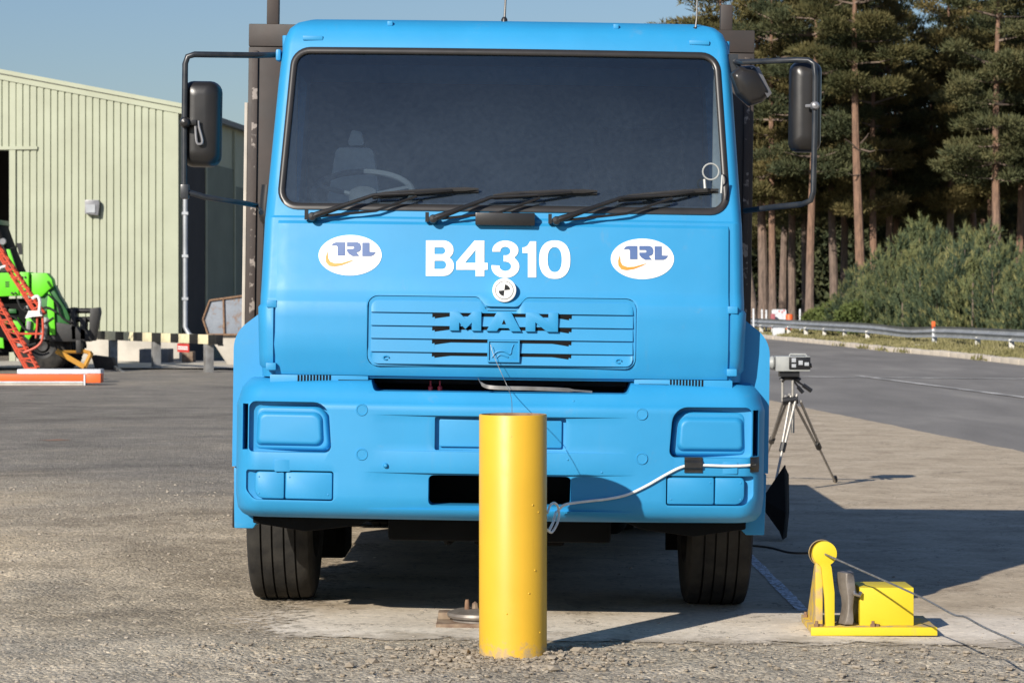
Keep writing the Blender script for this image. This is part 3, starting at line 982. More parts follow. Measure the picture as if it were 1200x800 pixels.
boolean(fpo, [gc]); finish(fpo, [M['blue']], 25, bevel=0.003)
psurf = lambda x, z: csurf(x, z) - 0.016
# grille: backing pan, slats, letters, badge
gr = MB(); 
bp = resamp(grille_outline(-0.004), 0.05)
gr.prism(grille_outline(-0.003), 'y', 0.0, 0.012)
gr.v = [(v[0], psurf(v[0], min(max(v[2], 1.24), 1.42)) + 0.010 + v[1], v[2]) for v in gr.v]
gr.box(-0.30, 0.30, 0.0875, 0.096, 1.17, 1.40, 1)
gro = gr.build('grille', [M['blue'], M['black_void']], truck)
def curved_prism(mb, pts, depth, proud, lean=0.0, zc=None, mi=0, sub=0.05):
    """prism whose front follows the panel"""
    pts = resamp(pts, sub)
    n = len(pts)
    def ysurf(x, z): return 0.0795 + 0.038*(x/0.95)**2
    zs = [p[1] for p in pts]; z0, z1 = min(zs), max(zs)
    front = [(p[0], ysurf(p[0], p[1]) - proud + lean*(p[1]-z0)/(z1-z0+1e-9), p[1]) for p in pts]
    back = [(p[0], ysurf(p[0], p[1]) + depth, p[1]) for p in pts]
    fs = []
    for t in tessellate_polygon([[Vector((p[0], p[1], 0)) for p in pts]]):
        fs.append(tuple(t)); fs.append(tuple(n+i for i in reversed(t)))
    fs += [(i, i+n, (i+1) % n+n, (i+1) % n) for i in range(n)]
    mb.add(front+back, fs, mi)
def slat_z(py): return T(590, py, 0.08).z
gy = [368, 383.6, 398.7, 414.4]
x1 = GX - 0.016
edges = [slat_z(352.8)] + [slat_z(v) for v in gy] + [slat_z(428.5)]
for k in range(5):
    zt, zb = edges[k]-0.003, edges[k+1]+0.003
    def top_at(x, side):
        ax = abs(x)
        if k == 0:
            dip = 0.040*(1-sstep(0.060, 0.098, ax))
            e = ax-(x1-0.03)
            return zt - dip - (0.03*(1-math.sqrt(max(0, 1-(e/0.03)**2))) if e > 0 else 0)
        inn = ax < 0.289 - 1e-6 or (abs(ax-0.289) < 1e-6 and side)
        return zt - (0.0095 if inn else 0)
    def bot_at(x):
        e = abs(x)-(x1-0.03)
        return zb + (0.03*(1-math.sqrt(max(0, 1-(e/0.03)**2))) if (k == 4 and e > 0) else 0)
    half = sorted(set([round(v, 4) for v in list(np.linspace(0, x1, 29)) + [0.289, x1-0.004, x1-0.012, x1-0.02, x1-0.03, .06, .07, .08, .09, .098]]))
    cols = []
    for x in [-v for v in half[::-1]] + half[1:]:
        if k > 0 and abs(abs(x)-0.289) < 1e-6:
            cols += [(x, False), (x, True)] if x < 0 else [(x, True), (x, False)]
        else: cols.append((x, False))
    rings = []
    for x, sd_ in cols:
        t_, b_ = top_at(x, sd_), bot_at(x)
        y_ = 0.0795 + 0.038*(x/0.95)**2
        rings.append([(x, y_, b_), (x, y_+0.006, t_), (x, y_+0.012, t_), (x, y_+0.010, b_)])
    mb = MB(); mb.loft(rings)
    mb.build('slat', M['blue'], gro, merge=False)
# raised letters
lz0, lz1 = T(590, 388, .07).z, T(590, 365.5, .07).z
def lp(x, t): return (x, lz0 + (lz1-lz0)*t)
def lx(px): return T(px, 377, 0.07).x
m0, m1 = lx(527), lx(564); a0, a1 = lx(570), lx(611); n0, n1 = lx(616), lx(654)
def lerp(a, b, t): return a+(b-a)*t
letters = [
    [lp(m0, 0), lp(lerp(m0, m1, .30), 0), lp(lerp(m0, m1, .30), .42), lp(lerp(m0, m1, .5), .08), lp(lerp(m0, m1, .70), .42), lp(lerp(m0, m1, .70), 0), lp(m1, 0), lp(m1, 1), lp(lerp(m0, m1, .74), 1), lp(lerp(m0, m1, .5), .62), lp(lerp(m0, m1, .26), 1), lp(m0, 1)],
    [lp(a0, 0), lp(lerp(a0, a1, .30), 0), lp(lerp(a0, a1, .36), .16), lp(lerp(a0, a1, .64), .16), lp(lerp(a0, a1, .70), 0), lp(a1, 0), lp(lerp(a0, a1, .70), 1), lp(lerp(a0, a1, .30), 1)],
    [lp(n0, 0), lp(lerp(n0, n1, .30), 0), lp(lerp(n0, n1, .30), .48), lp(lerp(n0, n1, .66), 0), lp(n1, 0), lp(n1, 1), lp(lerp(n0, n1, .70), 1), lp(lerp(n0, n1, .70), .52), lp(lerp(n0, n1, .34), 1), lp(n0, 1)]]
for L in letters:
    mb = MB(); curved_prism(mb, L, 0.006, 0.012)
    mb.build('raised_letter', M['blue'], gro, bevel=0.0015)
tri = MB(); curved_prism(tri, [lp(lerp(a0, a1, .44), .36), lp(lerp(a0, a1, .56), .36), lp(lerp(a0, a1, .5), .62)], 0.0, 0.0128)
tri.build('letter_counter', M['black_void'], gro)
bd = MB()
p0, p1 = T(571, 424, .06), T(609, 398.5, .06)
curved_prism(bd, rrect(p0.x, p1.x, p0.z, p1.z, 0.004, 2), 0.006, 0.006)
bdo = bd.build('badge', M['blue'], gro, bevel=0.0015)
fm = MB()
w_ = 0.007
curved_prism(fm, [(p0.x, p0.z), (p1.x, p0.z), (p1.x, p0.z+w_), (p0.x, p0.z+w_)], -0.004, 0.014)
curved_prism(fm, [(p0.x, p1.z-w_), (p1.x, p1.z-w_), (p1.x, p1.z), (p0.x, p1.z)], -0.004, 0.014)
curved_prism(fm, [(p0.x, p0.z+w_), (p0.x+w_, p0.z+w_), (p0.x+w_, p1.z-w_), (p0.x, p1.z-w_)], -0.004, 0.014)
curved_prism(fm, [(p1.x-w_, p0.z+w_), (p1.x, p0.z+w_), (p1.x, p1.z-w_), (p1.x-w_, p1.z-w_)], -0.004, 0.014)
cx, cz_ = (p0.x+p1.x)/2, (p0.z+p1.z)/2
fm.tube(smooth_path([(cx-0.05, 0.072, cz_-0.028), (cx-0.03, 0.071, cz_-0.005), (cx, 0.071, cz_), (cx+0.028, 0.071, cz_-0.012), (cx+0.034, 0.071, cz_+0.01), (cx+0.042, 0.072, cz_+0.03)]), 0.004, 6)
fm.tube(smooth_path([(cx-0.03, 0.072, cz_-0.03), (cx-0.012, 0.071, cz_-0.016), (cx+0.02, 0.071, cz_-0.026)]), 0.003, 6)
fm.build('badge_relief', M['blue'], gro)
# small latch swirls on the bottom slat
for px_, py_ in ((452, 419), (725, 423)):
    q = T(px_, py_, 0.07)
    mb = MB(); mb.tube([(q.x+0.012*math.cos(a/8*5.2), 0.077+0.038*(q.x/.95)**2, q.z+0.008*math.sin(a/8*5.2)) for a in range(9)], 0.003, 6)
    mb.build('latch', M['blue'], gro)
# prints on the panel --------------------------------------------------------------
def print_mesh(name, polys, mats_idx, mats, parent, lift=0.0025):
    mb = MB()
    for pts, mi, lf in polys:
        pts = resamp(pts, 0.04)
        n_ = len(pts)
        fs = [tuple(t) for t in tessellate_polygon([[Vector((p[0], p[1], 0)) for p in pts]])]
        mb.add([(p[0], psurf(p[0], p[1]) - lf, p[1]) for p in pts], fs, mi)
    return mb.build(name, mats, parent)
def logo(pcx, pcy):
    k = 1/10.0
    def q(u, v):
        t = T(pcx + (u-499)*k, pcy + (v-388)*k, 0.13); return (t.x, t.z)
    ell = [q(499+372*math.cos(2*PI*a/48), 388+238*math.sin(2*PI*a/48)) for a in range(48)]
    mb = MB()
    # domed-edge sticker with real (thin) thickness, following the panel
    n_ = 48
    c0 = q(499, 388)
    vs = [(p[0], psurf(p[0], p[1])-0.0025, p[1]) for p in ell] + [(p[0], psurf(p[0], p[1])+0.003, p[1]) for p in ell] + [(c0[0], psurf(*c0)-0.0025, c0[1])]
    mb.add(vs, [(i, (i+1) % n_, 2*n_) for i in range(n_)] + [(i, i+n_, (i+1) % n_+n_, (i+1) % n_) for i in range(n_)])
    st = mb.build('logo_sticker', M['white_print'], truck)
    Tp = [(278,275),(300,246),(335,235),(440,235),(440,392),(352,392),(352,290),(335,273)]
    Rp = [(462,235),(585,235),(614,250),(628,285),(624,325),(606,345),(575,355),(610,397),(530,399),(488,375),(462,342),(462,313),(535,313),(548,300),(535,284),(462,284)]
    Lp = [(642,240),(727,240),(727,347),(802,350),(776,386),(745,399),(642,399)]
    Sp = [(233,343),(212,410),(216,468),(250,510),(312,521),(400,506),(490,471),(552,439),(480,457),(400,480),(322,484),(264,462),(240,420),(236,370)]
    print_mesh('logo_letters', [([q(*a) for a in pl], 0, 0.0045) for pl in (Tp, Rp, Lp)], None, [M['navy_print']], st)
    print_mesh('logo_swoosh', [([q(*a) for a in Sp], 0, 0.0045)], None, [M['orange_print']], st)
logo(410, 299.0)
logo(753, 303.3)
# fleet number: five painted characters, drawn stroke by stroke
def fleet_pt(u, v):
    t = T(480 + u/4.705, 270 + v/4.705, 0.13); return (t.x, t.z)
fleet = empty_part = bpy.data.objects.new('fleet_number', None); col.objects.link(fleet); fleet.parent = truck
def arc(cx, cy, rx, ry, a0, a1, n=12):
    return [(cx+rx*math.cos(R(a0+(a1-a0)*k/n)), cy+ry*math.sin(R(a0+(a1-a0)*k/n))) for k in range(n+1)]
def glyph(outer, holes=()):
    loops = [outer] + list(holes)
    loops = [[fleet_pt(*p) for p in lp_] for lp_ in loops]
    flat = [p for lp_ in loops for p in lp_]
    fs = [tuple(t) for t in tessellate_polygon([[Vector((p[0], p[1], 0)) for p in lp_] for lp_ in loops])]
    mb = MB(); mb.add([(p[0], psurf(p[0], p[1]) - 0.003, p[1]) for p in flat], fs)
    mb.build('character', M['white_print'], fleet)
glyph([(90, 55)] + arc(185, 108, 57, 53, -90, 55) + arc(188, 196, 57, 55, -60, 90) + [(90, 251)],
      [[(137, 93)] + arc(178, 112, 19, 19, -90, 90) + [(137, 131)], [(137, 167)] + arc(181, 190, 21, 23, -90, 90) + [(137, 213)]])
glyph([(358, 56), (412, 56), (412, 179), (431, 179), (431, 217), (412, 217), (412, 253), (364, 253), (364, 217), (258, 217), (258, 173)],
      [[(364, 179), (364, 107), (305, 179)]])
def ring_band(path_o, path_i): return path_o + path_i[::-1]
glyph(arc(528, 110, 72, 54, 172, 400, 22) + [(577, 150)] + arc(528, 200, 77, 62, -38, 188, 24) + arc(528, 198, 32, 26, 188, -82, 16) +
      [(518, 171), (518, 137)] + arc(528, 114, 28, 24, 88, -188, 16))
glyph([(652, 259), (698, 259), (698, 60), (664, 60)] + arc(622, 58, 38, 36, 20, 90, 6) + [(622, 125), (652, 125)])
def sup(cx, cy, rx, ry, n=40, e=2.35):
    o_ = []
    for k in range(n):
        a_ = 2*PI*k/n; c_, s_ = math.cos(a_), math.sin(a_)
        o_.append((cx+rx*math.copysign(abs(c_)**(2/e), c_), cy+ry*math.copysign(abs(s_)**(2/e), s_)))
    return o_
glyph(sup(800, 161, 86, 106), [sup(800, 161, 39, 69)[::-1]])
# test roundel
q = T(591, 340, 0.1)
rd = MB(); yr = 0.074
rd.lathe([(0.051, yr+0.05), (0.051, yr), (0.049, yr-0.001), (0.0001, yr-0.001)], axis='y', n=36, center=(q.x, 0, q.z), caps=False)
rdo = rd.build('target_roundel', M['white_print'], truck)
rk = MB()
for a0_, in ((0.12,), (PI+0.12,)):
    arc = [(q.x, yr-0.0025, q.z)] + [(q.x+0.025*math.cos(a0_+k/8*1.35), yr-0.0025, q.z+0.025*math.sin(a0_+k/8*1.35)) for k in range(9)]
    rk.add(arc, [tuple(range(10))])
N_ = 36
ring_o = [(q.x+0.0395*math.cos(2*PI*k/N_), yr-0.0022, q.z+0.0395*math.sin(2*PI*k/N_)) for k in range(N_)]
ring_i = [(q.x+0.0375*math.cos(2*PI*k/N_), yr-0.0022, q.z+0.0375*math.sin(2*PI*k/N_)) for k in range(N_)]
rk.add(ring_o+ring_i, [(k, (k+1) % N_, N_+(k+1) % N_, N_+k) for k in range(N_)])
rk.build('roundel_marks', M['black_print'], rdo)
# hinge tabs by the corner panels
for s in (-1, 1):
    for zz in (1.415, 1.145):
        mb = MB(); mb.box(s*0.995-0.022, s*0.995+0.022, 0.118, 0.16, zz-0.016, zz+0.016)
        mb.build('hinge', M['blue'], truck, bevel=0.005)
    mb = MB(); mb.prism(rrect(-0.045, 0.045, -0.055, 0.055, 0.02), 'x', 0, 0.02)
    # corner panel: vertical closing panel with rounded nose
    cp = MB(); rings = []
    for z in (1.135, 1.15, 1.20, 1.30, 1.40, 1.415):
        inn = 0.0 if z not in (1.135, 1.415) else 0.012
        w = interp(HW, z)
        pts = []
        yc = csurf(w-CRX, z, False)
        pts.append((0.988, csurf(0.95, z)-0.010+inn, z))
        for k in range(0, 9):
            a = PI/2*k/8
            pts.append((w-CRX+(CRX+0.010-inn)*math.sin(a), yc+CRY-(CRY+0.012-inn)*math.cos(a), z))
        pts.append((w+0.010-inn, 0.52, z)); pts.append((w-0.03, 0.52, z)); pts.append((0.988, 0.2, z))
        pts = [p for i, p in enumerate(pts) if i != 1]
        rings.append([(s*p[0], p[1], p[2]) for p in pts])
    cp.loft(rings); cp.build('corner_panel', M['blue'], truck)
# strip below the front panel with vents
for s in (-1, 1):
    a, b = (0.575, 1.0)
    vp = MB(); vp.box(min(s*a, s*b), max(s*a, s*b), 0.135, 0.20, 1.055, 1.11)
    vp.build('sill_strip', M['blue'], truck, bevel=0.004)
for s, pxv in ((-1, 368), (1, 804.5)):
    g_ = MB()
    for k in range(11):
        q = T(pxv + (k-5)*3.7, 443 if s < 0 else 448.5, 0.13)
        g_.box(q.x-0.0032, q.x+0.0032, 0.131, 0.1345, q.z-0.018, q.z+0.014)
    g_.build('vent_slots', M['black_void'], truck)
    g_ = MB()
    q = T(414 if s < 0 else 766, 446 if s < 0 else 451, .13)
    g_.box(q.x-0.065, q.x+0.065, 0.130, 0.134, q.z-0.004, q.z+0.004)
    g_.build('panel_gap', M['black_void'], truck)

# bumper -----------------------------------------------------------------------------
BP = [(.490, .17), (.494, .10), (.505, .055), (.53, .022), (.565, .004), (.60, 0), (.98, 0), (.992, .006), (1.004, .018), (1.05, .050), (1.075, .075), (1.088, .10), (1.094, .15)]
BHW = [(.49, 1.12), (.53, 1.143), (.60, 1.150), (.98, 1.150), (1.05, 1.133), (1.094, 1.10)]
def bsurf(x, z):
    y = interp(BP, z) + 0.05*(x/0.95)**2 - 0.0
    def wedge(z0, z1, xe, d):
        if z0 < z < z1 and abs(x) < xe:
            return d*(1-abs(x)/xe)
        return 0
    y += wedge(.795, .948, 0.54, 0.026) + wedge(.545, .702, 0.58, 0.030)
    return y
def bsurf_c(x, z):
    hw = interp(BHW, z); e = abs(x)-(hw-0.12)
    xx = math.copysign(min(abs(x), hw-0.12), x)
    return bsurf(xx, z) + (0.19*(1-math.sqrt(max(0, 1-min(e/0.12, 1)**2))) if e > 0 else 0)
def bump_ring(z):
    hw = interp(BHW, z); rx, ry = 0.12, 0.19
    pts = []
    for k in range(61):
        x = -(hw-rx)+2*(hw-rx)*k/60
        pts.append((x, bsurf(x, z), z))
    yc = bsurf(hw-rx, z)
    for k in range(1, 11):
        a = PI/2*k/10
        pts.append((hw-rx+rx*math.sin(a), yc+ry*(1-math.cos(a)), z))
    pts.append((hw-0.005, 0.50, z)); pts.append((-(hw-0.005), 0.50, z))
    for k in range(10, 0, -1):
        a = PI/2*k/10
        pts.append((-(hw-rx)-rx*math.sin(a), yc+ry*(1-math.cos(a)), z))
    return pts
zb = [.490, .494, .505, .52, .53, .545, .5455, .565, .60, .65, .7015, .702, .74, .795, .7955, .83, .87, .91, .9475, .948, .965, .98, .986, .992, .998, 1.004, 1.02, 1.035, 1.05, 1.0625, 1.075, 1.088, 1.094]
bm_ = MB(); bm_.loft([bump_ring(z) for z in zb])
bo = bm_.build('bumper', M['blue'], truck)
cuts = []
c = MB(); c.box(-1.06, 1.06, 0.17, 0.8, 0.54, 1.03); cuts.append(c)
c = MB(); c.prism(rounded([(-0.545, 1.046), (0.545, 1.046), (0.60, 1.2), (-0.60, 1.2)], [0.02, 0.02, 0, 0], 3), 'y', -0.2, 0.9); cuts.append(c)
c = MB(); c.prism(rrect(-0.305, 0.305, .563, .693, 0.02, 4), 'y', -0.2, 0.9); cuts.append(c)
c = MB(); c.prism(rrect(-0.281, 0.281, .80, .943, 0.008, 2), 'y', -0.2, 0.048); cuts.append(c)
def taper_cut(poly, y_in, grow, cx, cz):
    """recess with sloping walls: outline grows toward the front"""
    mb = MB(); n_ = len(poly)
    sc = 1 + grow
    front = [(cx+(p[0]-cx)*sc, -0.2, cz+(p[1]-cz)*sc) for p in poly]
    back = [(p[0], y_in, p[1]) for p in poly]
    fs = [tuple(reversed(range(n_))), tuple(range(n_, 2*n_))]
    fs += [(i, (i+1) % n_, (i+1) % n_+n_, i+n_) for i in range(n_)]
    mb.add(front+back, fs); return mb
for s in (-1, 1):
    hp = [(s*p[0], p[1]) for p in rounded([(0.722, .780), (1.082, .780), (1.082, .997), (0.738, .997)], [0.03, 0.02, 0.03, 0.07], 6)]
    c = MB(); c.prism(hp, 'y', -0.2, 0.108); cuts.append(c)
    c = MB(); c.box(min(s*1.086, s*1.112), max(s*1.086, s*1.112), -0.2, 0.30, .787, .985); cuts.append(c)
    fp_ = [(s*p[0], p[1]) for p in rounded([(0.712, .575), (1.055, .575), (1.092, .615), (1.092, .703), (0.712, .703)], [0.012, 0.04, 0.03, 0.012, 0.012], 5)]
    c = MB(); c.prism(fp_, 'y', -0.2, 0.10); cuts.append(c)
boolean(bo, cuts)
finish(bo, [M['blue']], 30, bevel=0.004)
def bulge_panel(name, poly, y0, y1, inset, parent, material=None, rim=0.0):
    """cover panel: base outline at y0, raised to y1 with sloped sides"""
    mb = MB(); n_ = len(poly)
    cx = sum(p[0] for p in poly)/n_; cz = sum(p[1] for p in poly)/n_
    w = max(p[0] for p in poly)-min(p[0] for p in poly); h = max(p[1] for p in poly)-min(p[1] for p in poly)
    def ins(d): return [(cx+(p[0]-cx)*(1-2*d/w), cz+(p[1]-cz)*(1-2*d/h)) for p in poly]
    lay = [(poly, y0+0.02), (poly, y0), (ins(inset*0.55), y1+0.004), (ins(inset*0.75), y1+0.0008), (ins(inset*1.1), y1)]
    rg = [[(p[0], yy + 0.05*(p[0]/.95)**2, p[1]) for p in pl] for pl, yy in lay]
    mb.loft(rg)
    return mb.build(name, material or M['blue'], parent, smooth_angle=50)
for s in (-1, 1):
    p1_ = [(s*p[0], p[1]) for p in rounded([(0.728, .785), (1.062, .785), (1.058, .978), (0.748, .978)], [0.03, 0.02, 0.03, 0.065], 6)]
    hc = bulge_panel('headlight_surround', p1_, 0.056, 0.042, 0.016, bo)
    p2_ = [(s*p[0], p[1]) for p in rounded([(0.757, .806), (1.052, .806), (1.046, .953), (0.765, .953)], [0.03, 0.02, 0.03, 0.04], 6)]
    bulge_panel('headlight_cover', p2_, 0.042, 0.022, 0.020, bo)
    for (xa, xb, rr) in ((0.7165, 0.920, [0.008]*4), (0.9245, 1.052, [0.006, 0.04, 0.02, 0.006])):
        p3 = [(s*p[0], p[1]) for p in rounded([(xa, .580), (xb, .580), (xb, .696), (xa, .696)], rr, 5)]
        lc = bulge_panel('lamp_cover', p3, 0.012, 0.006, 0.003, bo)
        for (sx_, sz_) in ((0.018, 0.018), (0.018, -0.018)) if xa > 0.9 else ((0.02, 0.02), (-0.02, -0.02)):
            xq = s*((xb-0.018) if sx_ > 0 else (xa+0.018)); zq = 0.638 + (0.036 if sz_ > 0 else -0.036)
            mb = MB(); mb.lathe([(0.004, 0.012+0.05*(xq/.95)**2), (0.0035, 0.004+0.05*(xq/.95)**2), (0.0001, 0.003+0.05*(xq/.95)**2)], axis='y', n=8, center=(xq, 0, zq), caps=False); mb.build('screw', M['blue'], lc)
    # seam filler behind lamp covers
    # tow-hole lid and bolt caps
    pl = T(331 if s < 0 else 855, 545 if s < 0 else 548, 0.05)
    mb = MB(); yy = bsurf(math.copysign(abs(pl.x)-0.02, pl.x), pl.z)
    mb.prism(rrect(pl.x-0.034, pl.x+0.034, pl.z-0.026, pl.z+0.026, 0.005, 3), 'y', yy-0.001, yy+0.01)
    mb.build('tow_lid', M['blue'], bo, bevel=0.002)
    for (pxx, pyy) in ((424, 480), (424, 532)) if s < 0 else ((752, 485), (752, 537)):
        q = T(pxx, pyy, 0.02); yy = bsurf(q.x, q.z)
        mb = MB(); mb.lathe([(0.026, yy+0.01), (0.026, yy-0.002), (0.0245, yy-0.0045), (0.021, yy-0.0045), (0.019, yy-0.002), (0.0001, yy-0.002)], axis='y', n=24, center=(q.x, 0, q.z), caps=False)
        mb.build('bolt_cap', M['blue'], bo)
q = T(452, 545, 0.02)
mb = MB(); mb.lathe([(0.011, 0.03), (0.011, 0.006), (0.006, -0.003), (0.0001, -0.004)], axis='y', n=12, center=(q.x, 0, q.z), caps=False)
mb.build('bolt', M['blue'], bo)
mb = MB(); mb.prism(rrect(-0.262, 0.262, .815, .932, 0.006, 2), 'y', 0.034, 0.046)
mb.build('number_plate_panel', M['blue'], bo, bevel=0.003)
for pxx, pyy in ((452, 546), (665, 538), (705, 553), (672, 470)):
    q = T(pxx, pyy, 0.02); mb = MB(); yy = bsurf(q.x, q.z)
    mb.lathe([(0.005, yy+0.004), (0.004, yy-0.003), (0.0001, yy-0.004)], axis='y', n=8, center=(q.x, 0, q.z), caps=False)
    mb.build('screw_head', M['blue'], bo)
# lip pieces on the bumper top by the open gap
mb = MB(); mb.box(-0.235, 0.02, 0.055, 0.075, 1.030, 1.046); mb.box(0.06, 0.16, 0.055, 0.075, 1.030, 1.044)
mb.build('bumper_lip', M['blue'], bo, bevel=0.006)
# what shows in the gap: dark cavity with pipes and two red caps
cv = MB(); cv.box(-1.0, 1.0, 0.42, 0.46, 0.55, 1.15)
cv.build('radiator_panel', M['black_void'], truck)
cv = MB()
cv.tube([(-0.62, 0.33, 1.085), (0.55, 0.33, 1.08)], 0.012, 8)
cv.tube([(-0.05, 0.30, 1.095), (0.03, 0.30, 1.10), (0.12, 0.3, 1.095)], 0.006, 8)
cv.build('cavity_pipe', M['underbody'], truck)
for pxx in (504.5, 515.5):
    q = T(pxx, 454, 0.25)
    mb = MB(); mb.lathe([(0.011, q.z-0.02), (0.011, q.z+0.004), (0.004, q.z+0.009), (0.004, q.z+0.03), (0.0001, q.z+0.03)], n=12, center=(q.x, 0.25, 0), caps=False)
    mb.build('fluid_cap', M['red_cap'], truck)
# loose bright blade lying in the gap
bl = MB()
path = [T(560, 443, .1), T(566, 451, .08), T(580, 454, .06), T(620, 455, .06), T(660, 456.5, .07), T(694, 459, .1)]
pp = smooth_path(path, 6)
vsl = []
for i, p in enumerate(pp):
    w = 0.008 if i > 4 else 0.003
    if i > len(pp)-6: w = 0.004
    vsl.append([(p.x, p.y, p.z+w), (p.x, p.y+0.02, p.z+w), (p.x, p.y+0.02, p.z-w), (p.x, p.y, p.z-w)])
bl.loft(vsl)
bl.build('loose_trim_strip', M['steel'], truck)

# fenders and mud guards ------------------------------------------------------------------
for s in (-1, 1):
    fe = MB()
    pts = rounded([(1.0, .70), (1.176, .70), (1.176, 1.285), (1.06, 1.375), (1.0, 1.375)], [0, 0, 0.14, 0.06, 0.0], 7)
    pts = [(s*p[0], p[1]) for p in pts]
    fe.prism(pts, 'y', 0.30, 0.62)
    fe.build('front_fender', M['blue'], truck, bevel=0.018, seg=3)
    lo = MB()
    pts = [(s*a, b) for a, b in [(1.085, .425), (1.168, .425), (1.173, .66), (1.173, .694), (0.98, .694), (0.98, .50), (1.06, .465)]]
    lo.prism(pts, 'y', 0.345, 0.58)
    lo.build('fender_skirt', M['blue'], truck, bevel=0.012)
    if s < 0:
        mb = MB(); mb.box(-1.181, -1.155, 0.36, 0.46, .692, .745); mb.build('side_marker', M['amber'], truck, bevel=0.003)
    ar = MB(); ringsA = []
    for k in range(15):
        a = R(20 + 140*k/14)
        cy, cz2, ra = 1.42, 0.56, 0.74
        y_, z_ = cy - ra*math.cos(a), cz2 + ra*math.sin(a)
        y2, z2 = cy - (ra-0.03)*math.cos(a), cz2 + (ra-0.03)*math.sin(a)
        ringsA.append([(s*0.86, y_, z_), (s*1.165, y_, z_), (s*1.17, y2, z2-0.03), (s*0.86, y2, z2)])
    ar.loft(ringsA); ar.build('wheel_arch', M['blue'], truck)
    if s > 0:
        for zz in (1.10, .875):
            mb = MB(); mb.box(1.172, 1.186, 0.40, 0.52, zz-0.045, zz+0.04); mb.build('fender_clip', M['black_plastic'], truck, bevel=0.004)
    else:
        mb = MB(); mb.box(-1.185, -1.172, 0.42, 0.46, .42, .58); mb.build('mud_guard_edge', M['black_plastic'], truck, bevel=0.004)

# wheels ------------------------------------------------------------------------------
def tyre_prof(w, r):
    pr_ = []
    h = w/2
    pr_ += [(r*0.56, -h*0.80), (r*0.60, -h*0.95), (r*0.78, -h*1.0), (r*0.92, -h*0.97), (r*0.975, -h*0.90), (r*0.992, -h*0.80)]
    gs = [-0.52, -0.18, 0.18, 0.52]
    for g_ in gs:
        gw = 0.030
        rr = r - 0.004*abs(g_)
        pr_ += [(rr, h*(g_-gw)), (rr-0.018, h*(g_-gw+0.012)), (rr-0.018, h*(g_+gw-0.012)), (rr, h*(g_+gw))]
    pr_ += [(r*0.992, h*0.80), (r*0.975, h*0.90), (r*0.92, h*0.97), (r*0.78, h*1.0), (r*0.60, h*0.95), (r*0.56, h*0.80)]
    return pr_
tyre_me = None
def wheel(x, y, r, w, side, parent):
    global tyre_me
    root = MB()
    root.lathe([(r*0.20, -w*0.30), (r*0.20, -w*0.12), (r*0.30, -w*0.10), (r*0.48, -w*0.10), (r*0.53, -w*0.38), (r*0.57, -w*0.41), (r*0.57, w*0.41), (r*0.53, w*0.38), (r*0.2, w*0.1)], axis='x', n=32)
    wo = root.build('wheel', M['underbody'], parent)
    wo.location = (x, y, r)
    if side < 0: wo.rotation_euler = (0, 0, PI)
    tb = MB(); tb.lathe(tyre_prof(w, r), axis='x', n=72, caps=False)
    # tread sipes: short cross cuts at the shoulders
    if tyre_me is None: tyre_me = tb.mesh('tyre', [M['tyre']], smooth_angle=30)
    to_ = bpy.data.objects.new('tyre', tyre_me); col.objects.link(to_); to_.parent = wo
    return wo
RW, WW = 0.505, 0.305
for s in (-1, 1):
    wheel(s*1.026, 1.37, RW, WW, s, truck)
for s in (-1, 1):
    wheel(s*1.04, 5.3, RW, WW, s, truck)
    wheel(s*0.69, 5.3, RW, WW, s, truck)
# chassis, axle, engine, exhaust
ch = MB()
for s in (-1, 1):
    ch.box(s*0.42-0.04, s*0.42+0.04, 0.5, 7.2, 0.66, 0.92)
for y_ in (0.9, 2.3, 3.6, 5.3, 7.0): ch.box(-0.42, 0.42, y_, y_+0.1, 0.70, 0.88)
ch.build('chassis', M['underbody'], truck, bevel=0.01)
ax = MB()
ax.box(-0.50, 0.50, 1.31, 1.43, 0.40, 0.53)
for s in (-1, 1):
    ax.prism([(s*0.5, 0.40), (s*0.88, 0.46), (s*0.88, 0.58), (s*0.5, 0.53)], 'y', 1.32, 1.42)
    ax.box(s*0.47-0.05, s*0.47+0.05, 0.75, 2.05, 0.56, 0.63)
ax.build('front_axle', M['underbody'], truck, bevel=0.01)
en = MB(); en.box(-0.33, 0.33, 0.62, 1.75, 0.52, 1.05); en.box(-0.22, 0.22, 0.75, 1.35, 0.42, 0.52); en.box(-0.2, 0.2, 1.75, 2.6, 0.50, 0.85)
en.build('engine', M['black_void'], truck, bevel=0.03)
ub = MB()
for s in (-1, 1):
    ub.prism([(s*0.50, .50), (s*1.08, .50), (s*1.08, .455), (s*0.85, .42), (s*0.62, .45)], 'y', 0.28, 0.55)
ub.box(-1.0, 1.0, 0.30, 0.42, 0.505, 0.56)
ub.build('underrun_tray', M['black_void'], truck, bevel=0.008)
ex = MB(); ex.lathe([(0.0001, 2.6), (0.17, 2.62), (0.18, 2.66), (0.18, 3.3), (0.17, 3.34), (0.0001, 3.36)], axis='y', n=20, center=(0.80, 0, 0.62), caps=False)
ex.build('air_tank', M['underbody'], truck)
ex = MB(); ex.box(-1.13, -0.78, 1.99, 2.50, 0.13, 0.86); ex.build('sun_block_box', M['black_void'], truck, bevel=0.02)  # added box that stops low sun from reaching under the truck
ex = MB(); ex.box(-1.15, -0.50, 2.60, 4.35, 0.26, 0.90); ex.build('fuel_tank', M['underbody'], truck, bevel=0.02)  # tank added and sized to narrow the sunlit gap underneath
ex = MB(); ex.box(0.52, 1.12, 3.45, 4.5, 0.35, 0.90); ex.build('battery_box', M['underbody'], truck, bevel=0.02)
for s in (-1, 1):
    ex = MB(); ex.box(s*1.0-0.17, s*1.0+0.17, 1.94, 1.96, 0.20, 0.85); ex.build('light_block_flap', M['black_void'], truck)  # flaps added to stop light showing through behind the front wheels
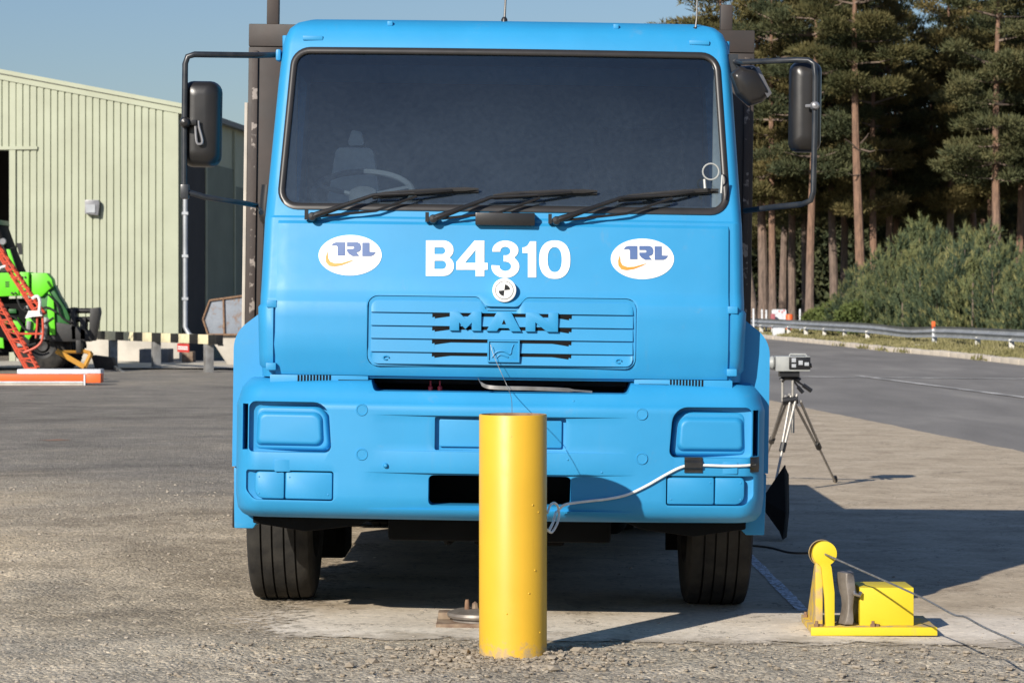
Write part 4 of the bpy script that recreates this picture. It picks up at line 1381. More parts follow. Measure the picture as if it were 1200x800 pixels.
ex = MB(); ex.box(-0.5, 0.5, 0.55, 0.70, 0.36, 0.52); ex.box(-0.12, 0.30, 0.9, 1.25, 0.31, 0.42); ex.build('sump', M['black_void'], truck, bevel=0.02)  # sump and exhaust clutter added to cut ambient light below the truck
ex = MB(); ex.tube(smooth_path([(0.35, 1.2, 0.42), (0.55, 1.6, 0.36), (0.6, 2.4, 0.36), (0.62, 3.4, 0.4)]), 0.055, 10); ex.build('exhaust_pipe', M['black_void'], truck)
ex = MB(); ex.tube([(-0.78, 1.62, 0.44), (0.78, 1.62, 0.44)], 0.022, 8); ex.tube(smooth_path([(-0.5, 0.7, 0.62), (-0.6, 1.0, 0.50), (-0.72, 1.3, 0.47)]), 0.03, 8); ex.build('track_rod', M['black_void'], truck)
ex = MB()
for k in range(4): ex.tube(smooth_path([(-0.40+0.05*k, 0.6, 0.52), (-0.42+0.06*k, 0.7, 0.40-0.02*k), (-0.36+0.07*k, 0.95, 0.42), (-0.3+0.06*k, 1.2, 0.52)]), 0.011, 6)
ex.build('brake_hose', M['black_void'], truck)
ex = MB(); ex.box(-1.14, 1.14, 7.0, 7.08, 0.42, 0.56); ex.build('rear_underrun_bar', M['underbody'], truck, bevel=0.01)
ra = MB(); ra.tube([(-0.9, 5.3, RW), (0.9, 5.3, RW)], 0.08, 12); ra.lathe([(0.0001, 5.02), (0.17, 5.08), (0.22, 5.3), (0.15, 5.5), (0.0001, 5.55)], axis='y', n=18, center=(0, 0, RW), caps=False)
ra.build('rear_axle', M['underbody'], truck)
bd_ = MB(); bd_.box(-1.22, 1.22, 2.12, 7.4, 0.98, 1.10)
for y_ in np.arange(2.4, 7.2, 0.6): bd_.box(-1.18, 1.18, y_, y_+0.08, 0.92, 0.978)
bdk = bd_.build('load_bed', M['headboard'], truck, bevel=0.006)
mf = MB()
for s in (-1, 1): mf.box(s*0.87-0.32, s*0.87+0.32, 4.6, 4.63, 0.28, 0.92)
mf.build('mud_flap', M['rubber'], truck)
# headboard frame behind the cab
hb = MB()
yb = 1.95
xL, xR = -1.30, 1.245
for x_ in (xL, xR):
    hb.box(x_-0.0, x_+0.175, yb, yb+0.10, 1.10, 2.70) if x_ < 0 else hb.box(x_-0.175, x_, yb, yb+0.10, 1.10, 2.70)
hb.box(xL, xR, yb-0.005, yb+0.095, 2.702, 2.815)
hb.box(xL+0.10, xR-0.10, yb+0.03, yb+0.07, 1.10, 2.70)
for pxx, top in ((319, 3.15), (851.5, 2.945)):
    q = T(pxx, 40, yb)
    hb.box(q.x-0.030, q.x+0.030, yb+0.01, yb+0.08, 2.815, top)
hbo = hb.build('headboard', M['headboard'], truck, bevel=0.006)
for x_ in (xL+0.035, xR-0.035):
    st = MB(); st.box(x_-0.014, x_+0.014, yb-0.014, yb-0.002, 1.15, 2.68)
    st.build('worn_edge', M['headboard_worn'], hbo, bevel=0.003)
st = MB(); st.box(xL-0.018, xL-0.002, yb+0.01, yb+0.04, 1.05, 2.42)
st.build('edge_strip', M['pale_board'], hbo, bevel=0.003)
pst = MB(); pst.tube(smooth_path([(-1.18, 1.84, 2.0), (-1.19, 1.84, 1.85), (-1.17, 1.85, 1.78), (-1.18, 1.85, 1.4), (-1.16, 1.85, 1.28)], 5), 0.035, 10)
pst.build('intake_pipe', M['black_plastic'], truck)

# interior: seats, wheel, dash ---------------------------------------------------------------
ds = MB()
ds.prism([(0.235, 1.60), (0.75, 1.60), (0.75, 1.83), (0.58, 1.875), (0.245, 1.855)], 'x', -0.97, 0.97)
ds.build('dashboard', M['dash'], truck, bevel=0.012)
def seat(px, w0, w1, zt, zb, y_, head, name, material):
    xx = T(px, 200, y_).x
    mb = MB()
    mb.prism(rounded([(xx-w0, zb), (xx+w0, zb), (xx+w1, zt), (xx-w1, zt)], 0.03, 4), 'y', y_, y_+0.12)
    mb.box(xx-w0-0.02, xx+w0+0.02, y_-0.38, y_+0.02, zb-0.12, zb+0.02)
    so = mb.build(name, material, truck, bevel=0.025, seg=3)
    if head:
        hb_ = MB(); hb_.prism(rounded([(xx-0.035, zt+0.012), (xx+0.045, zt+0.012), (xx+0.03, zt+0.075), (xx-0.015, zt+0.085)], 0.012, 3), 'y', y_+0.02, y_+0.10)
        hb_.build('headrest', material, so, bevel=0.01)
    return so
q = T(417, 222, 1.0)
seat(415, 0.165, 0.085, T(410, 173, 1.0).z, 1.62, 1.0, True, 'driver_seat', M['seat'])
seat(748, 0.27, 0.20, T(750, 150, 1.05).z, 1.62, 1.05, False, 'passenger_seat', M['interior'])
bw = MB(); bw.box(-0.97, 0.97, 1.62, 1.66, 1.20, 2.50); bw.build('rear_trim', mat('rear_trim', (0.10, 0.105, 0.11), (0.08, 0.085, 0.09), 6, 0.9, spec=0.1), truck, bevel=0.01)
sw = MB()
c = Vector((T(425, 205, 0.62).x, 0.66, 1.92))
tl = Matrix.Translation(c) @ Matrix.Rotation(R(28), 4, 'X')
sw.tube([(0.225*math.cos(2*PI*k/40), 0.225*math.sin(2*PI*k/40), 0) for k in range(41)], 0.014, 8, caps=False)
for a in (0.3, PI-0.3, -PI/2):
    sw.tube([(0, 0, -0.02), (0.215*math.cos(a), 0.215*math.sin(a), 0)], 0.012, 6)
sw.lathe([(0.0001, 0.01), (0.06, 0.005), (0.065, -0.03), (0.03, -0.3), (0.0001, -0.3)], n=16, caps=False)
sw.xform(tl); sw.build('steering_wheel', mat('wheel_rim_grey', (0.16, 0.165, 0.17), (0.13, 0.135, 0.14), 10, 0.6), truck)
tr_ = MB()
for s in (-1, 1):
    tr_.box(s*0.955-0.02, s*0.955+0.02, 0.56, 0.60, 1.86, 2.5)
tr_.build('pillar_trim', M['seat'], truck)
rc = MB(); q = T(832, 203, 0.25)
rc.tube([(q.x+0.035*math.cos(2*PI*k/20), 0.20, q.z+0.004+0.035*math.sin(2*PI*k/20)) for k in range(21)], 0.004, 6, caps=False)
rc.tube([(q.x-0.025, 0.19, q.z-0.07), (q.x-0.028, 0.20, q.z-0.03)], 0.006, 6)
rc.tube([(q.x+0.045, 0.19, q.z-0.09), (q.x+0.05, 0.20, q.z-0.01)], 0.005, 6)
rc.build('tax_disc_holder', M['cam_grey'], truck)

# wipers ---------------------------------------------------------------------------------
def wiper(piv, elbow, b0, b1, mid):
    root = MB()
    p = T(*piv, 0.14); e = T(*elbow, 0.20); m_ = T(*mid, 0.20)
    p.y = csurf(p.x, p.z)-0.045
    for q_ in (e, m_): q_.y = csurf(q_.x, q_.z)-0.045
    root.lathe([(0.0001, -0.028), (0.016, -0.026), (0.02, -0.016), (0.02, 0.035)], axis='y', n=14, center=p, caps=False)
    root.tube([p + Vector((-0.01, -0.012, -0.002)), p + Vector((0.03, -0.014, 0.012)), lerp(p, e, 0.3)+Vector((0, -0.01, 0)), e, m_], [0.015, 0.015, 0.012, 0.008, 0.006], 8)
    root.box(p.x-0.035, p.x-0.02, p.y, p.y+0.03, p.z-0.012, p.z+0.03)
    w = root.build('wiper', M['black_plastic'], truck)
    bl_ = MB()
    a, b = T(*b0, 0.2), T(*b1, 0.2)
    pts = []
    for k in range(9):
        q_ = lerp(a, b, k/8)
        q_.z += 0.004*math.sin(PI*k/8)
        q_.y = csurf(q_.x, q_.z)-0.018
        pts.append(q_)
    bl_.tube(pts, [0.004]+[0.010]*7+[0.004], 6)
    pts2 = [pq + Vector((0, 0.010, -0.010)) for pq in pts]
    bl_.tube(pts2, 0.005, 5)
    bl_.build('wiper_blade', M['rubber'], w)
    st_ = MB()
    q1, q2 = lerp(a, b, 0.25), lerp(a, b, 0.75)
    for q_ in (q1, q2): q_.y = csurf(q_.x, q_.z)-0.028
    st_.tube([q1, m_, q2], 0.006, 6)
    st_.tube([p+Vector((0.03, -0.002, 0.002)), lerp(p, m_, 0.6)+Vector((0.01, -0.002, -0.035)), m_+Vector((0.01, 0, -0.012))], 0.006, 6)
    st_.build('wiper_link', M['black_plastic'], w)
wiper((366, 254), (438, 229), (436, 228.5), (561, 221.5), (486, 227))
wiper((508, 257), (575, 232), (578, 229), (700, 224), (630, 229))
wiper((652, 259), (728, 232), (724, 232), (843, 222), (785, 229))
bx = MB(); q0, q1 = T(557, 264, 0.14), T(627, 250, 0.14)
bx.box(q0.x, q1.x, csurf(0, 1.79)-0.055, csurf(0, 1.79)+0.02, q0.z, q1.z)
bx.build('sensor_box', M['mirror_shell'], truck, bevel=0.006)

# roof: aerials, marker lamps outlines
for (a, b, rr) in ((T(591, 26, 0.6), T(592, -40, 0.62), 0.006), (T(814.5, 38, 0.55), T(817, -8, 0.57), 0.005)):
    mb = MB()
    mb.lathe([(0.016, -0.02), (0.014, 0.012), (0.008, 0.022), (0.0001, 0.022)], n=10, center=a, caps=False)
    mb.tube([a, lerp(a, b, 0.4)+Vector((0.004, 0, 0)), b], [rr, rr*0.8, rr*0.5], 6)
    mb.build('aerial', M['black_plastic'], truck)
for pxx, pyy in ((366, 44), (820, 49.5)):
    q = T(pxx, pyy, 0.44)
    mb = MB(); mb.box(q.x-0.045, q.x+0.045, csurf(q.x, q.z)-0.010, csurf(q.x, q.z)+0.01, q.z-0.010, q.z+0.010)
    mb.build('marker_lamp', M['blue'], truck, bevel=0.004)
for pxx in (457, 722):
    q = T(pxx, 28, 0.5); mb = MB(); mb.box(q.x-0.012, q.x+0.012, 0.50, 0.54, 2.66, 2.682); mb.build('roof_clip', M['blue'], truck, bevel=0.004)
for s in (-1, 1):
    mb = MB(); mb.tube([(s*0.985, 0.60, 2.40), (s*0.992, 0.60, 2.62)], 0.016, 8)
    mb.build('drip_rail', M['blue'], truck)

# mirrors --------------------------------------------------------------------------------
def mirror_shell(cx, cz, hw, hh, yb_, sgn):
    mb = MB(); rings = []
    for (f, dy, sx) in ((1.0, 0.10, 0), (1.0, 0.075, 0), (0.97, 0.045, 0), (0.88, 0.018, 0.004), (0.66, 0.0, 0.008), (0.25, -0.004, 0.01)):
        pl = rrect(-hw*f, hw*f, -hh*(1-(1-f)*0.45), hh*(1-(1-f)*0.45), min(0.05, hw*0.6)*f, 5)
        rings.append([(cx+sgn*sx+p[0], yb_+dy, cz+p[1]) for p in pl])
    mb.loft(rings)
    return mb
# left of picture
ym = 0.30
c1 = T(234, 144, ym)
lm = MB()
arm = [T(322, 64.5, 0.55), T(300, 65, ym+0.06), T(228, 64, ym), T(220, 66.5, ym), T(217, 75, ym), T(216, 150, ym), T(216, 222, ym)]
lm.tube([arm[0], arm[1], arm[2], arm[3], arm[4], arm[5], arm[6]], 0.0135, 10)
lm.tube([T(216, 224, ym), T(240, 231, ym), T(285, 238, ym+0.1), T(301, 241, ym+0.3), T(306, 249, 0.5)], 0.012, 10)
lmo = lm.build('mirror_arm', M['arm_steel'], truck, smooth_angle=50)
ms = mirror_shell(c1.x, c1.z, 0.086, 0.190, ym+0.012, 0)
ml = ms.build('mirror', M['mirror_shell'], lmo, smooth_angle=45)
mg = MB(); mg.prism(rrect(c1.x-0.07, c1.x+0.07, c1.z-0.18, c1.z+0.18, 0.03), 'y', ym+0.113, ym+0.118)
mg.build('mirror_glass', M['mirror'], ml)
kn = MB()
q = T(217, 143.5, ym-0.02)
kn.lathe([(0.0001, -0.03), (0.018, -0.026), (0.024, -0.008), (0.024, 0.02)], axis='y', n=16, center=q, caps=False)
kn.box(q.x, q.x+0.05, q.y-0.005, q.y+0.03, q.z-0.012, q.z+0.012)
kn.build('mirror_clamp', M['black_plastic'], lmo, bevel=0.004)
lp_ = MB()
u = T(231, 143, ym-0.01); w_ = T(234, 168, ym-0.01)
lp_.tube(smooth_path([u+Vector((-0.008, 0, 0)), w_+Vector((-0.014, 0, 0.01)), w_+Vector((0, 0, -0.004)), w_+Vector((0.012, 0, 0.01)), u+Vector((0.008, 0, -0.02)), u+Vector((0.006, 0, 0.005))], 4), 0.006, 7)
lp_.build('mirror_cable', M['lamp_grey'], lmo)
kn = MB(); q = T(216.5, 224, ym); kn.box(q.x-0.018, q.x+0.02, q.y-0.02, q.y+0.02, q.z-0.035, q.z+0.03)
kn.build('arm_clamp', M['arm_steel'], lmo, bevel=0.008)
kn = MB(); q = T(321, 64.5, .55); kn.box(q.x+0.012, q.x+0.035, 0.50, 0.58, q.z-0.03, q.z+0.022)
kn.build('arm_bracket', M['blue'], lmo, bevel=0.01)
# right of picture
c2 = T(946, 124, ym)
rm = MB()
rm.tube([T(858, 72.5, 0.55), T(872, 73, ym+0.06), T(935, 70.5, ym), T(948, 71, ym-0.03), T(954, 75, ym-0.04), T(955.5, 90, ym-0.04), T(954.5, 160, ym-0.04), T(953, 225, ym-0.04), T(950, 235, ym-0.04), T(940, 239.5, ym), T(905, 243, ym+0.15), T(873, 247, 0.6)], 0.0125, 10)
rmo = rm.build('mirror_arm', M['arm_steel'], truck, smooth_angle=50)
ms = mirror_shell(c2.x, c2.z, 0.070, 0.200, ym+0.012, 0)
mr = ms.build('mirror', M['mirror_shell'], rmo, smooth_angle=45)
mg = MB(); mg.prism(rrect(c2.x-0.06, c2.x+0.06, c2.z-0.188, c2.z+0.188, 0.03), 'y', ym+0.113, ym+0.118)
mg.build('mirror_glass', M['mirror'], mr)
kn = MB(); q = T(955, 124, ym-0.05)
kn.lathe([(0.0001, -0.024), (0.014, -0.02), (0.02, -0.006), (0.02, 0.02)], axis='y', n=16, center=q, caps=False)
kn.tube([q, q+Vector((-0.035, 0.03, 0))], 0.008, 8)
kn.build('mirror_clamp', M['lamp_grey'], rmo)
# kerb mirror hanging from the right arm bracket
km = MB()
pc = T(881, 101, 0.42)
def kring(f, dy):
    pl = rounded([(-0.098, 0.055), (-0.058, 0.086), (0.012, 0.094), (0.088, -0.032), (0.052, -0.066), (-0.008, -0.088), (-0.068, -0.04)], 0.02, 4)
    return [(pc.x+p[0]*f, pc.y+dy+p[0]*0.2, pc.z+p[1]*f) for p in pl]
km.loft([kring(0.70, -0.032), kring(0.88, -0.022), kring(1.0, 0.01), kring(1.0, 0.05)])
kmo = km.build('kerb_mirror', M['mirror_shell'], truck, smooth_angle=50)
kp = MB()
a_, b_ = (0.0, 0.082), (0.078, -0.034)
def kk(x, z, dy): return (pc.x+x, pc.y+dy+x*0.2, pc.z+z)
kp.add([kk(-0.01, .080, -0.028), kk(0.03, .085, -0.012), kk(.090, -.030, -0.012), kk(.070, -.052, -0.026)], [(0, 1, 2, 3)])
kp.build('kerb_mirror_edge', M['lamp_grey'], kmo)
kn = MB(); kn.tube([T(862, 74, 0.5), T(872, 84, 0.44), T(880, 96, 0.47)], 0.010, 8); kn.box(*(lambda q: (q.x-0.02, q.x+0.022, 0.50, 0.60, q.z-0.05, q.z+0.035))(T(858, 74, .55)))
kn.build('kerb_mirror_stalk', M['arm_steel'], kmo)

# ------------------------------------------------------------------ cables on the truck
wc = MB()
pth = []
for (pxx, pyy) in ((656, 594), (664, 589), (690, 586.5), (712, 584), (735, 579), (757, 569), (780, 556), (796, 548), (806, 545.5), (822, 545), (850, 546), (868, 546), (880, 545.5), (886, 545)):
    q = T(pxx, pyy, 0.02)
    q.y = bsurf_c(q.x, q.z) - 0.010
    if pxx < 690: q.y -= 0.05
    pth.append(q)
Mtruck = Matrix.Translation((X0, Y0, 0)) @ Matrix.Rotation(ROLL, 4, 'Y')
pw = [Mtruck @ q for q in smooth_path(pth, 6)]
loopc = P(650, 606, 10.60)
lp3 = [P(641.5, 601, 10.38), P(645, 591.5, 10.42), P(650, 589, 10.46), P(654, 594, 10.5), P(655, 604, 10.5), P(652.5, 614, 10.46), P(647, 623, 10.42), P(643, 622, 10.39), P(641, 620, 10.37)]
pw2 = smooth_path([P(643, 622, 10.40), P(648, 612, 10.46), P(651, 601, 10.55), pw[0] + Vector((-0.01, -0.02, -0.01)), pw[0]], 5)
wc.tube(pw2 + pw[1:], 0.0058, 8)
wc.tube(smooth_path(lp3, 5), 0.005, 8)
tag(wc.build('signal_cable', M['white_cable']), 'white cable looping from the yellow bollard across the blue bumper', 'cable')
for i, (pa, lab) in enumerate((((802, 823, 535.5, 553.5), 'square black tape patch holding the white cable below the headlight'), ((880, 891, 536, 554), 'narrow black tape patch holding the white cable at the bumper corner'))):
    x0_, x1_ = T(pa[0], 545, 0.03).x, T(pa[1], 545, 0.05).x
    z1_, z0_ = T(pa[0], pa[2], 0.03).z, T(pa[0], pa[3], 0.03).z
    tb_ = MB(); n1_ = 6; fr_ = []; bk_ = []
    for j in range(7):
        z = z0_ + (z1_-z0_)*j/6
        row = []
        for k in range(n1_+1):
            x = x0_+(x1_-x0_)*k/n1_
            yy = bsurf_c(x, z)
            row.append((x, yy - (0.018 if 2 <= j <= 4 else 0.006), z))
        fr_.append(row)
    tb_.loft(fr_ , closed=False, caps=False)
    tb_.loft([[(p[0], p[1]+0.010, p[2]) for p in r_] for r_ in fr_], closed=False, caps=False)
    to_ = tb_.build('tape_patch', M['tape'])
    to_.matrix_world = Mtruck
    tag(to_, lab, 'tape', 'black tape patches on the bumper')
tw = MB()
pts = [Mtruck @ T(575, 404, 0.055), Mtruck @ T(578, 415, 0.045), Mtruck @ T(588, 438, 0.03), Mtruck @ T(596, 456, 0.0), P(599.5, 468, 10.6), P(600, 485, 10.46), P(600, 500, 10.42)]
tw.tube(smooth_path(pts, 6), 0.0013, 6)
tag(tw.build('trigger_wire', M['wire_rope']), 'thin pale wire running from the grille badge into the bollard top', 'wire')

# ------------------------------------------------------------------ disc on rusty plate by the bollard
pd = empty('ground_anchor', (*gp(562, 733), gslope(-0.1)+0.006), 'steel disc on a rusty square plate beside the bollard foot', 'anchor plate')
mb = MB(); mb.box(-0.19, 0.17, -0.13, 0.14, 0, 0.018); mb.build('rusty_plate', M['pale_rust'], pd, bevel=0.003)
mb = MB(); mb.box(-0.185, -0.13, 0.02, 0.12, 0.0185, 0.05); mb.build('wood_block', M['pale_rust'], pd, bevel=0.004)
mb = MB(); mb.lathe([(0.12, 0.0185), (0.12, 0.034), (0.14, 0.035), (0.145, 0.045), (0.141, 0.056), (0.11, 0.066), (0.0001, 0.070)], n=40, caps=False)
mb.build('disc', M['clamp_steel'], pd)
mb = MB(); mb.lathe([(0.012, 0.067), (0.010, 0.1), (0.008, 0.11), (0.0001, 0.11)], n=10, center=(-0.055, 0.0, 0), caps=False); mb.build('stud', M['rust'], pd)
mb = MB(); mb.lathe([(0.018, 0.068), (0.014, 0.09), (0.0001, 0.1)], n=8, center=(-0.02, 0.02, 0), caps=False); mb.build('nut', M['pale_rust'], pd)

# ------------------------------------------------------------------ yellow cable guide with pulley post
wy = 11.12
wx = P(1024, 735, wy).x
wz = gslope(wx) + 0.006
wi = empty('cable_guide', (wx, wy, wz), 'yellow steel cable guide with round headed post and box on a base plate', 'cable guide')
S = wy/F
def WL(px, py, dy):
    Y = wy + dy
    return ((px-600)*Y/F - wx, dy, H-(py-350)*Y/F - wz)
mb = MB()
fl_ = WL(950, 735, 0)[0]; frt = WL(1098, 735, 0)[0]
mb.prism([(fl_, 0), (frt, 0), (WL(1082, 718, .42)[0], 0.42), (WL(939, 716, .46)[0], 0.46), (WL(939, 718, .40)[0], 0.38)], 'z', 0.012, 0.038)
mb.build('base_plate', M['worn_yellow'], wi, bevel=0.004)
mb = MB(); mb.box(fl_, frt, -0.014, -0.001, 0.004, 0.040); mb.build('front_flange', M['winch_yellow'], wi, bevel=0.003)
mb = MB()
hc_ = WL(966, 648, 0.06); rad = 0.0535
pts = []
for k in range(25):
    a = R(-62 + 304*k/24)
    pts.append((hc_[0]+rad*math.cos(a), hc_[2]+rad*math.sin(a)))
xa, xb, xc = WL(962, 700, .06)[0], WL(976.5, 690, .06)[0], WL(977.5, 730, .06)[0]
zz = lambda py: WL(970, py, .06)[2]
low = [(WL(962, 664, .06)[0], zz(664)), (WL(966, 700, .06)[0], zz(700)), (WL(967, 733, .06)[0], 0.038), (xc, 0.038), (xc, zz(693)), (WL(974, 664, .06)[0], zz(664))]
mb.prism(pts + low, 'y', 0.045, 0.075)
mb.build('pulley_post', M['winch_yellow'], wi, bevel=0.003)
mb = MB(); mb.lathe([(0.056, 0.078), (0.058, 0.088), (0.050, 0.098), (0.0001, 0.098)], axis='y', n=28, center=(hc_[0]-0.008, 0, hc_[2]), caps=False)
mb.build('pulley', M['worn_yellow'], wi)
mb = MB(); mb.prism([(0.076, 0.038), (0.40, 0.038), (0.12, 0.30), (0.076, 0.31)], 'x', WL(958, 700, .1)[0]-0.012, WL(958, 700, .1)[0]+0.02)
mb.build('gusset', M['worn_yellow'], wi, bevel=0.004)
mb = MB(); mb.box(WL(1007, 690, .08)[0], WL(1070, 690, .08)[0], 0.06, 0.30, 0.038, WL(1040, 687.5, .08)[2])
mb.build('counter_box', M['winch_yellow'], wi, bevel=0.004)
# twisted flange clamp between post and box
mb = MB(); rings = []
for t, (xl_, xr_, dep) in enumerate([(983, 1001, .03), (982, 1002, .05), (984, 1002, .06), (987, 1001, .05), (988, 1000, .045), (987, 1000, .05), (984, 1000, .06), (981, 999, .06)]):
    py = [671, 682, 690, 700, 710, 718, 726, 731][t]
    a = WL(xl_, py, .05); b = WL(xr_, py, .05); m_ = WL((xl_*0.55+xr_*0.45), py, .05)
    rings.append([(a[0], .10, a[2]), (m_[0], .04, a[2]), (m_[0]+0.008, .04, a[2]), (b[0], .10-dep, a[2]), (b[0], .16, a[2]), (m_[0], .15, a[2])])
mb.loft(rings); mb.build('steel_clamp', M['clamp_steel'], wi, bevel=0.003)
mb = MB(); q = WL(1004, 697, 0.04); mb.tube([(q[0]-0.012, q[1]+0.02, q[2]+0.03), (q[0]-0.008, q[1], q[2]+0.005), (q[0]+0.01, q[1]-0.005, q[2]-0.002), (q[0]+0.018, q[1]+0.01, q[2]+0.01)], 0.009, 8)
mb.build('shackle', M['steel'], wi)
for (pxx, dy) in ((957, 0.03), (1023, 0.03), (944, .36)):
    q = WL(pxx, 730, dy)
    mb = MB(); mb.lathe([(0.012, 0.038), (0.012, 0.050), (0.007, 0.051), (0.007, 0.062), (0.0001, 0.062)], n=6, center=(q[0], dy, 0), caps=False)
    mb.lathe([(0.012, 0.038), (0.012, 0.047), (0.0001, 0.047)], n=6, center=(q[0]+0.02, dy+0.01, 0), caps=False)
    mb.build('bolt', M['rust'], wi)
ws = MB()
pts = [P(967, 649, 11.16), P(985, 657, 11.05), P(1020, 672.5, 10.85), P(1070, 695, 10.45), P(1092, 706, 10.2), P(1118, 720, 9.95), P(1131, 722.5, 9.85), P(1154, 735, 9.62), P(1200, 756, 9.35), P(1260, 790, 8.95), P(1330, 860, 8.5)]
ws.tube(smooth_path(pts, 5), 0.0042, 7)
tag(ws.build('wire_rope', M['wire_rope']), 'grey wire rope slanting from the yellow post down to the right', 'rope')
bc = MB()
pts = [P(780, 632, 13.3), P(868, 638, 13.2), P(900, 641, 12.6), P(925, 647, 12.1), P(952, 648, 11.4), P(964, 649, 11.26)]
bc.tube(smooth_path(pts, 5), 0.0055, 7)
tag(bc.build('black_cable', M['black_cable']), 'black cable from under the truck to the back of the yellow post', 'cable')

# ------------------------------------------------------------------ camera on tripod
ty = 19.6
tx = P(927, 560, ty).x
tz = gslope(tx)+0.006
def TL(px, py, dy=0):
    q = P(px, py, ty+dy); return Vector((q.x-tx, dy, q.z-tz))
tri_o = empty('tripod', (tx, ty, tz), 'slim metal tripod with splayed legs on the concrete', 'tripod')
def leg_tubes(mb, top_a, top_b, foot):
    for tp in (top_a, top_b):
        k1 = lerp(tp, foot, 0.55)
        mb.tube([tp, k1], 0.011, 8)
    mb.tube([lerp((top_a+top_b)/2, foot, 0.5), foot], 0.010, 8)
legs = [((938, 470), (931, 472), (979, 562), -0.6), ((934, 462), (927, 464), (906, 575), -0.75), ((925, 462), (920, 464), (890, 556), 0.35)]
for (a, b, f_, dy) in legs:
    ft = P(f_[0], f_[1], H*F/(f_[1]-350)); ft = Vector((ft.x-tx, ft.y-ty, 0.0))
    A_, B_ = TL(*a), TL(*b)
    mb = MB(); leg_tubes(mb, A_, B_, ft)
    lo_ = mb.build('leg', M['tripod'], tri_o)
    mb = MB()
    c_ = lerp((A_+B_)/2, ft, 0.53)
    d_ = (ft-A_).normalized()
    mb.tube([c_-d_*0.035, c_+d_*0.035], 0.024, 8); mb.build('leg_lock', M['black_plastic'], lo_)
    mb = MB(); mb.tube([ft+Vector((0, 0, 0.03))-d_*0.03, ft+Vector((0, 0, 0.01))], 0.02, 8); mb.build('foot', M['rubber'], lo_)
mb = MB()
mb.tube([TL(929, 470), TL(929, 507)], 0.014, 8)
for pxx in (917, 929):
    mb.tube([TL(pxx, 470), TL(pxx, 440)], 0.011, 8)
mb.build('centre_column', M['tripod'], tri_o)
mb = MB()
mb.tube([TL(917, 470), TL(935, 468)], 0.032, 8)
mb.tube([TL(915, 446), TL(920, 442), TL(932, 442), TL(937, 446)], 0.022, 8)
mb.box(TL(913, 441)[0], TL(936, 441)[0], -0.06, 0.06, TL(920, 441)[2], TL(920, 435)[2])
mb.tube([TL(930, 444), TL(950, 457)], 0.008, 6); mb.tube([TL(941, 451), TL(951, 458)], 0.017, 8)
mb.tube([TL(930, 446), TL(940, 459)], 0.008, 6); mb.tube([TL(935, 453), TL(941, 460)], 0.015, 8)
mb.build('pan_head', M['black_plastic'], tri_o)
cm = empty('camera_unit', (tx, ty, tz + TL(925, 435)[2]), 'grey video camera unit mounted on top of the tripod', 'camera')
zc0 = TL(925, 435)[2]
def CL(px, py): q = TL(px, py); return Vector((q.x, 0, q.z-zc0))
mb = MB(); mb.box(CL(908, 434)[0], CL(948, 434)[0], -0.09, 0.10, 0.002, CL(920, 417)[2]); mb.build('camera_body', M['cam_grey'], cm, bevel=0.008)
mb = MB(); mb.box(CL(923, 434)[0], CL(948, 434)[0], -0.102, -0.089, CL(920, 432)[2], CL(920, 418)[2]); mb.build('side_panel', M['black_plastic'], cm, bevel=0.004)
for (a, b, c_, d_) in ((926, 931, 419, 424), (926, 931, 426, 430), (934, 939, 422, 427), (941, 946, 424, 428)):
    mb = MB(); mb.box(CL(a, c_)[0], CL(b, c_)[0], -0.108, -0.101, CL(a, d_)[2], CL(a, c_)[2]); mb.build('button_cluster', M['lamp_glass'], cm, bevel=0.001)
mb = MB(); mb.tube([CL(925, 417), CL(926, 415), CL(944, 415.3), CL(946, 418)], 0.008, 6); mb.build('carry_handle', M['cam_grey'], cm)
mb = MB()
for k in range(3):
    q = CL(905-k*1.5, 425)
    mb.lathe([(0.05-k*0.006, -0.012), (0.055-k*0.006, 0.0), (0.05-k*0.006, 0.012)], axis='x', n=16, center=(q.x, 0, q.z))
mb.tube([CL(902, 419), CL(899.5, 424), CL(902, 431), CL(909, 432)], 0.006, 6)
mb.build('lens', M['cam_grey'], cm)
mb = MB(); mb.tube([CL(944, 429), CL(951, 428)], 0.018, 8); mb.build('viewfinder', M['black_plastic'], cm)

# ------------------------------------------------------------------ black angular board by the truck
fy = H*F/(632-350)
bb = MB()
def BL(px, py, dy=0): return P(px, py, fy+dy)
a_ = [BL(919, 545, .12), BL(893, 584, -.05), BL(894, 596, -.05), BL(913, 622), BL(917, 632)]
b_ = [BL(924.5, 556, .3), BL(925, 600, .3), BL(922, 629, .15)]
front = a_ + [BL(919, 600)]
poly = [a_[0], a_[1], a_[2], a_[3], a_[4], BL(920.5, 600)]
back = [p + Vector((0.012, 0.03, 0)) for p in poly]
n_ = len(poly)
bb.add([tuple(p) for p in poly+back], [tuple(range(n_)), tuple(reversed(range(n_, 2*n_)))] + [(i, i+n_, (i+1) % n_+n_, (i+1) % n_) for i in range(n_)])
side = [a_[0], BL(920.5, 600), a_[4], b_[2], b_[1], b_[0]]
back = [p + Vector((0.004, 0.04, 0)) for p in side]
n_ = len(side)
bb.add([tuple(p) for p in side+back], [tuple(range(n_)), tuple(reversed(range(n_, 2*n_)))] + [(i, i+n_, (i+1) % n_+n_, (i+1) % n_) for i in range(n_)])
tag(bb.build('folded_board', M['black_void'], merge=False, smooth_angle=5), 'black folded angular board standing on its point beside the truck', 'board')

